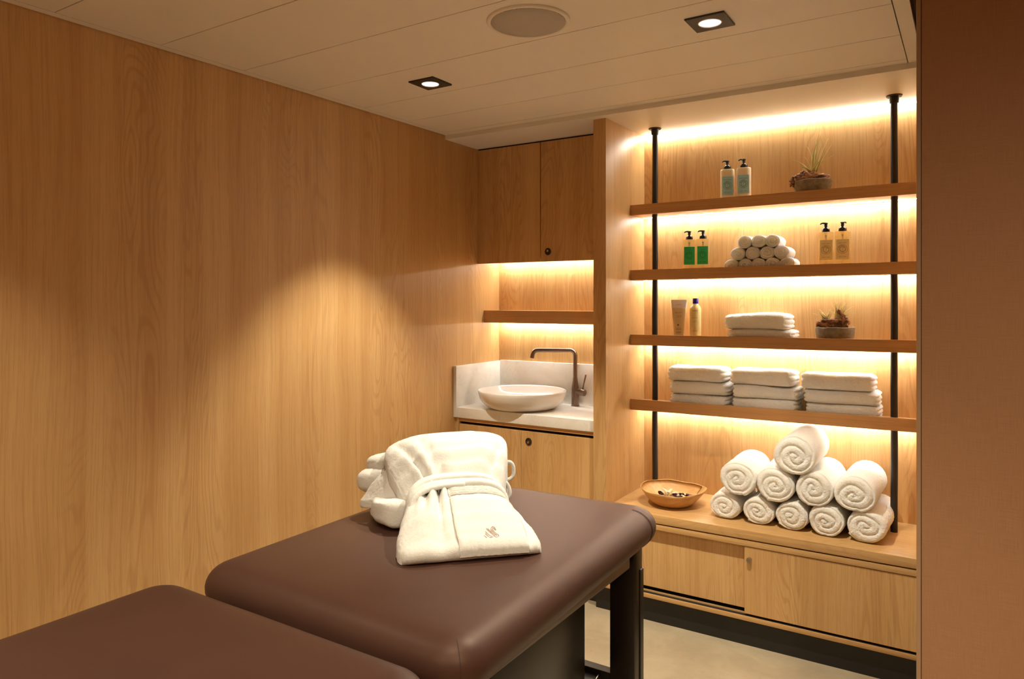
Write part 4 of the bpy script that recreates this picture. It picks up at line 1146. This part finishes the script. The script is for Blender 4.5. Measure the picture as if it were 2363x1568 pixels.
def pillow(c, r, e=0.6, rot=0.0, seed=0, n=56, m=36, amp=0.004, tilt=0.0):
    rows = []; ca, sa = math.cos(rot), math.sin(rot); ct, st = math.cos(tilt), math.sin(tilt)
    for i in range(m+1):
        th = -PI/2+PI*i/m; row = []
        for k in range(n):
            a = 2*PI*k/n
            x = spow(math.cos(th), e)*spow(math.cos(a), e)*r[0]; y = spow(math.cos(th), e)*spow(math.sin(a), e)*r[1]; z = spow(math.sin(th), e)*r[2]
            x, z = x*ct-z*st, x*st+z*ct
            p = RP(c[0]+x*ca-y*sa, c[1]+x*sa+y*ca, c[2]+z)
            d = amp*noise.noise(p*16+Vector((seed, 0, 0)))
            p = p + Vector((d, d, d)); p = p+Vector((rfz(p), rfz(p+Vector((3, 0, 0))), rfz(p+Vector((0, 5, 0)))))
            p.z = max(p.z, 0.0006); row.append(p)
        rows.append(row)
    bm = bmesh.new(); grid(bm, rows, closev=True); bmesh.ops.remove_doubles(bm, verts=bm.verts, dist=1e-5); return bm
obj('folded_bundle', pillow((-0.060, 0.385, 0.044), (0.172, 0.120, 0.044), 0.46, 0.05, 3, amp=0.009), M['robe'], t, smooth=True, label='lower folded layers of the robe')
obj('folded_bundle', pillow((0.045, 0.42, 0.055), (0.135, 0.10, 0.050), 0.55, 0.0, 6, amp=0.006), M['robe'], t, smooth=True, label='inner folded layers of the robe')
# sleeve lobes at the left back
sl = pillow((-0.205, 0.475, 0.100), (0.064, 0.050, 0.040), 0.85, 0.2, 8, amp=0.006)
obj('sleeve', sl, M['robe'], t, smooth=True, label='rolled sleeve end poking out at the left')
obj('sleeve', pillow((-0.180, 0.500, 0.142), (0.062, 0.045, 0.034), 0.85, 0.2, 9, amp=0.006), M['robe'], t, smooth=True, label='upper rolled sleeve end at the left back')
# sleeve flap hanging over the bundle
rows = []
for i in range(29):
    f = i/28; row = []
    hwf = 0.028+0.070*f; cw = 0.140-0.082*f**1.2
    cu_ = -0.176 - 0.020*f
    for k in range(41):
        s = -1+2*k/40
        u = cu_ + hwf*s*0.62 - 0.010*f; v = 0.400 - 0.060*f - hwf*s*0.62
        ridge = 0.014*math.cos(s*PI*0.5) + 0.008*math.exp(-((s-0.05)/0.25)**2)*(1-f*0.4)
        row.append(RP(u, v, cw+ridge*(1-0.3*f)+0.006*nz(s*2, f*3, 5)))
    rows.append(row)
up_ = rows
dn_ = [[p + (-eu*0.35-ev*0.75).normalized()*-0.0 + Vector((0, 0, -0.016-0.006*(i/28)**6)) for p in r] for i, r in enumerate(rows)]
bm = bmesh.new()
ringrows = [u_ + d_[::-1] for u_, d_ in zip(up_, dn_)]
ringrows = [[p+Vector((rfz(p), rfz(p+Vector((3, 0, 0))), rfz(p+Vector((0, 5, 0))))) for p in r] for r in ringrows]
V = grid(bm, ringrows, closev=True); bm.faces.new(V[0]); bm.faces.new(V[-1][::-1])
o = obj('sleeve', bm, M['robe'], t, smooth=True, label='sleeve cuff hanging over the lower layers'); md = o.modifiers.new('soft', 'SUBSURF'); md.levels = 1; md.render_levels = 1
# piping ring
ctr = RP(-0.186, 0.405, 0.135)
obj('piping', tube(bmesh.new(), smoothpath([ctr + eu*(0.014*math.cos(a)) + Vector((0, 0, 0.023*math.sin(a))) for a in [math.radians(x_) for x_ in range(60, 301, 30)]], 4), 0.0013, 8), M['logo'], t, smooth=True, label='thin brown piping on the sleeve end')
# hanger loops at the right
def loop(pts, r=0.0058, name='hanger_loop', lab=None):
    pp = smoothpath(pts, 6)
    return obj(name, tube(bmesh.new(), pp, r, 14), M['robe'], t, smooth=True, label=lab)
loop([RP(0.166, 0.372, 0.150), RP(0.180, 0.370, 0.156), RP(0.191, 0.368, 0.150), RP(0.196, 0.366, 0.132), RP(0.192, 0.364, 0.113), RP(0.179, 0.364, 0.104), RP(0.164, 0.366, 0.108)], lab='upper thin loop at the right side')
loop([RP(0.150, 0.340, 0.106), RP(0.166, 0.340, 0.100), RP(0.175, 0.337, 0.083), RP(0.176, 0.335, 0.066), RP(0.167, 0.335, 0.054), RP(0.150, 0.337, 0.058)], lab='lower thin loop at the right side')
# belt: bands lying over the gathered waist
def band(vL, vM, vR, wd, hM, hw, thick, s0=-1.0, s1=1.0, seed=0, name='belt', lab=None, lift=0.0):
    rows = []; n = 72
    for i in range(n+1):
        s = s0+(s1-s0)*i/n
        a = PI*(1-(s+1)/2)
        u = hw*spow(math.cos(a), 0.62); w = hM*max(0.0, math.sin(a))**0.42 + 0.004
        v = vL*(1-(s+1)/2)**2 + 2*vM*((s+1)/2)*(1-(s+1)/2) + vR*((s+1)/2)**2
        # outward normal in the u-w plane
        nn = Vector((math.cos(a), math.sin(a)))
        row = []
        for k in range(18):
            b = 2*PI*k/18; cb, sb = spow(math.cos(b), 0.75), spow(math.sin(b), 0.75)
            ww = wd/2*(1+0.06*nz(s*5, seed, 2))
            off = thick*sb + lift
            p = RP(u+nn.x*off, v+cb*ww, max(0.001, w+nn.y*off - 0.16*cb*ww*(1 if cb < 0 else -1)*0))
            row.append(p + Vector((rfz(p, 1, 0.0008), 0, rfz(p+Vector((0, 5, 0)), 1, 0.0008))))
        rows.append(row)
    bm = bmesh.new(); V = grid(bm, rows, closev=True); bm.faces.new(V[0]); bm.faces.new(V[-1][::-1])
    return obj(name, bm, M['robe'], t, smooth=True, label=lab)
band(0.228, 0.326, 0.272, 0.040, 0.137, 0.137, 0.0110, seed=1, lab='rear band of the tied belt')
band(0.205, 0.262, 0.228, 0.038, 0.131, 0.139, 0.0105, seed=2, lift=0.001, lab='front band of the tied belt')
band(0.166, 0.236, 0.222, 0.022, 0.130, 0.141, 0.0075, s0=-0.98, s1=0.02, seed=5, lift=0.003, lab='loose end of the belt crossing to the left')
# pocket with ribbed trim and embroidered mark
def pk(s, v, off=0.0): return skirt(s, v, 0.004+off)
s0_, s1_ = -0.20, 0.79
def pocket_sheet(v0, v1, th, rib=0.0, sA=s0_, sB=s1_, nu=60, nvv=40):
    rows = []
    for j in range(nvv+1):
        v = v0+(v1-v0)*j/nvv; row = []
        for k in range(nu+1):
            s = sA+(sB-sA)*k/nu
            if v < 0.008:    # folds over the hem
                f = 1+(v-0.008)/0.040
                base = pk(s, 0.008); dv = -0.0215*math.sin(min(1.0, (1-f)*2.0)*PI/2)
                p = RP(0, 0, 0)+Vector(base); p = p + ev*(dv-0.002*(1-f)); p.z = base.z*f + 0.002
            else: p = pk(s, v)
            e = min(1.0, min(k, nu-k)/2.0, min(j, nvv-j)/2.0)
            p = p + Vector((0, 0, th*e + rib*math.sin(v*2*PI/0.0085)))
            p = p + Vector((rfz(p), rfz(p+Vector((3, 0, 0))), rfz(p+Vector((0, 5, 0)))))
            row.append(p)
        rows.append(row)
    bm = bmesh.new(); grid(bm, rows); return bm
pkt = obj('pocket', pocket_sheet(-0.022, 0.172, 0.0035), M['robe'], t, smooth=True, label='patch pocket with an embroidered mark')
obj('pocket_trim', pocket_sheet(0.176, 0.212, 0.003, 0.0019, sA=-0.22, sB=0.84, nvv=60), M['robe'], pkt, smooth=True, label='ribbed trim above the pocket')
def stitch(path): 
    obj('stitching', tube(bmesh.new(), path, 0.0006, 6), M['stitch'], pkt, smooth=True)
stitch([pk(s0_+(s1_+0.05-s0_)*k/40, 0.174, 0.0028) for k in range(41)])
def hemrow(s): return [pk(s, 0.008+0.164*k/30, 0.0035) for k in range(31)]
stitch(hemrow(s0_+0.012)); stitch(hemrow(s1_-0.012))
# mark: rounded strokes leaning left
def mk(path2):
    # path2 in (x right, y up) units of mark height, mapped on the pocket
    out = []
    for x_, y_ in path2:
        s = 0.165 + x_*0.185; v = 0.004 + y_*0.037
        out.append(pk(s, v, 0.0052))
    return out
strokes = [[(0.02, 0.22), (0.11, 0.11), (0.20, 0.02)], [(0.16, 0.42), (0.34, 0.12), (0.44, 0.04), (0.58, 0.03), (0.70, 0.09)], [(0.20, 0.62), (0.44, 0.24), (0.54, 0.15), (0.64, 0.14)],
           [(1.02, 0.72), (0.97, 0.90), (0.82, 0.97), (0.67, 0.86), (0.67, 0.70), (0.86, 0.42), (1.03, 0.20)],
           [(0.95, 0.72), (0.90, 0.83), (0.81, 0.86), (0.75, 0.76), (0.95, 0.48), (1.16, 0.22), (1.12, 0.10), (0.98, 0.05), (0.86, 0.10), (0.58, 0.50), (0.31, 0.86)], [(0.42, 0.84), (0.66, 0.52), (0.90, 0.20)]]
bm = bmesh.new()
for st_ in strokes:
    pp = smoothpath([Vector((a_, b_, 0)) for a_, b_ in st_], 5)
    tube(bm, mk([(p.x, p.y) for p in pp]), 0.0007, 6)
obj('embroidery', bm, M['logo'], pkt, smooth=True, label='small brown embroidered mark')

# ------------------------------------------------------------------ camera, world, view
cam = bpy.data.cameras.new('camera'); co = bpy.data.objects.new('camera', cam); COL.objects.link(co)
yaw = math.atan((2236-1181.5)/1653)
co.location = (0, 0, H); co.rotation_euler = (PI/2, 0, yaw)
cam.sensor_width = 36; cam.lens = 36*1653/2363; cam.shift_y = -(784-695)/2363; cam.clip_start = 0.02
SC.camera = co
w = bpy.data.worlds.new('world'); SC.world = w; w.use_nodes = True
w.node_tree.nodes['Background'].inputs[0].default_value = (0.02, 0.014, 0.009, 1); w.node_tree.nodes['Background'].inputs[1].default_value = 1
vs = SC.view_settings; vs.view_transform = 'Standard'; vs.look = 'None'; vs.exposure = 1.0; vs.gamma = 1.0; vs.use_curve_mapping = False
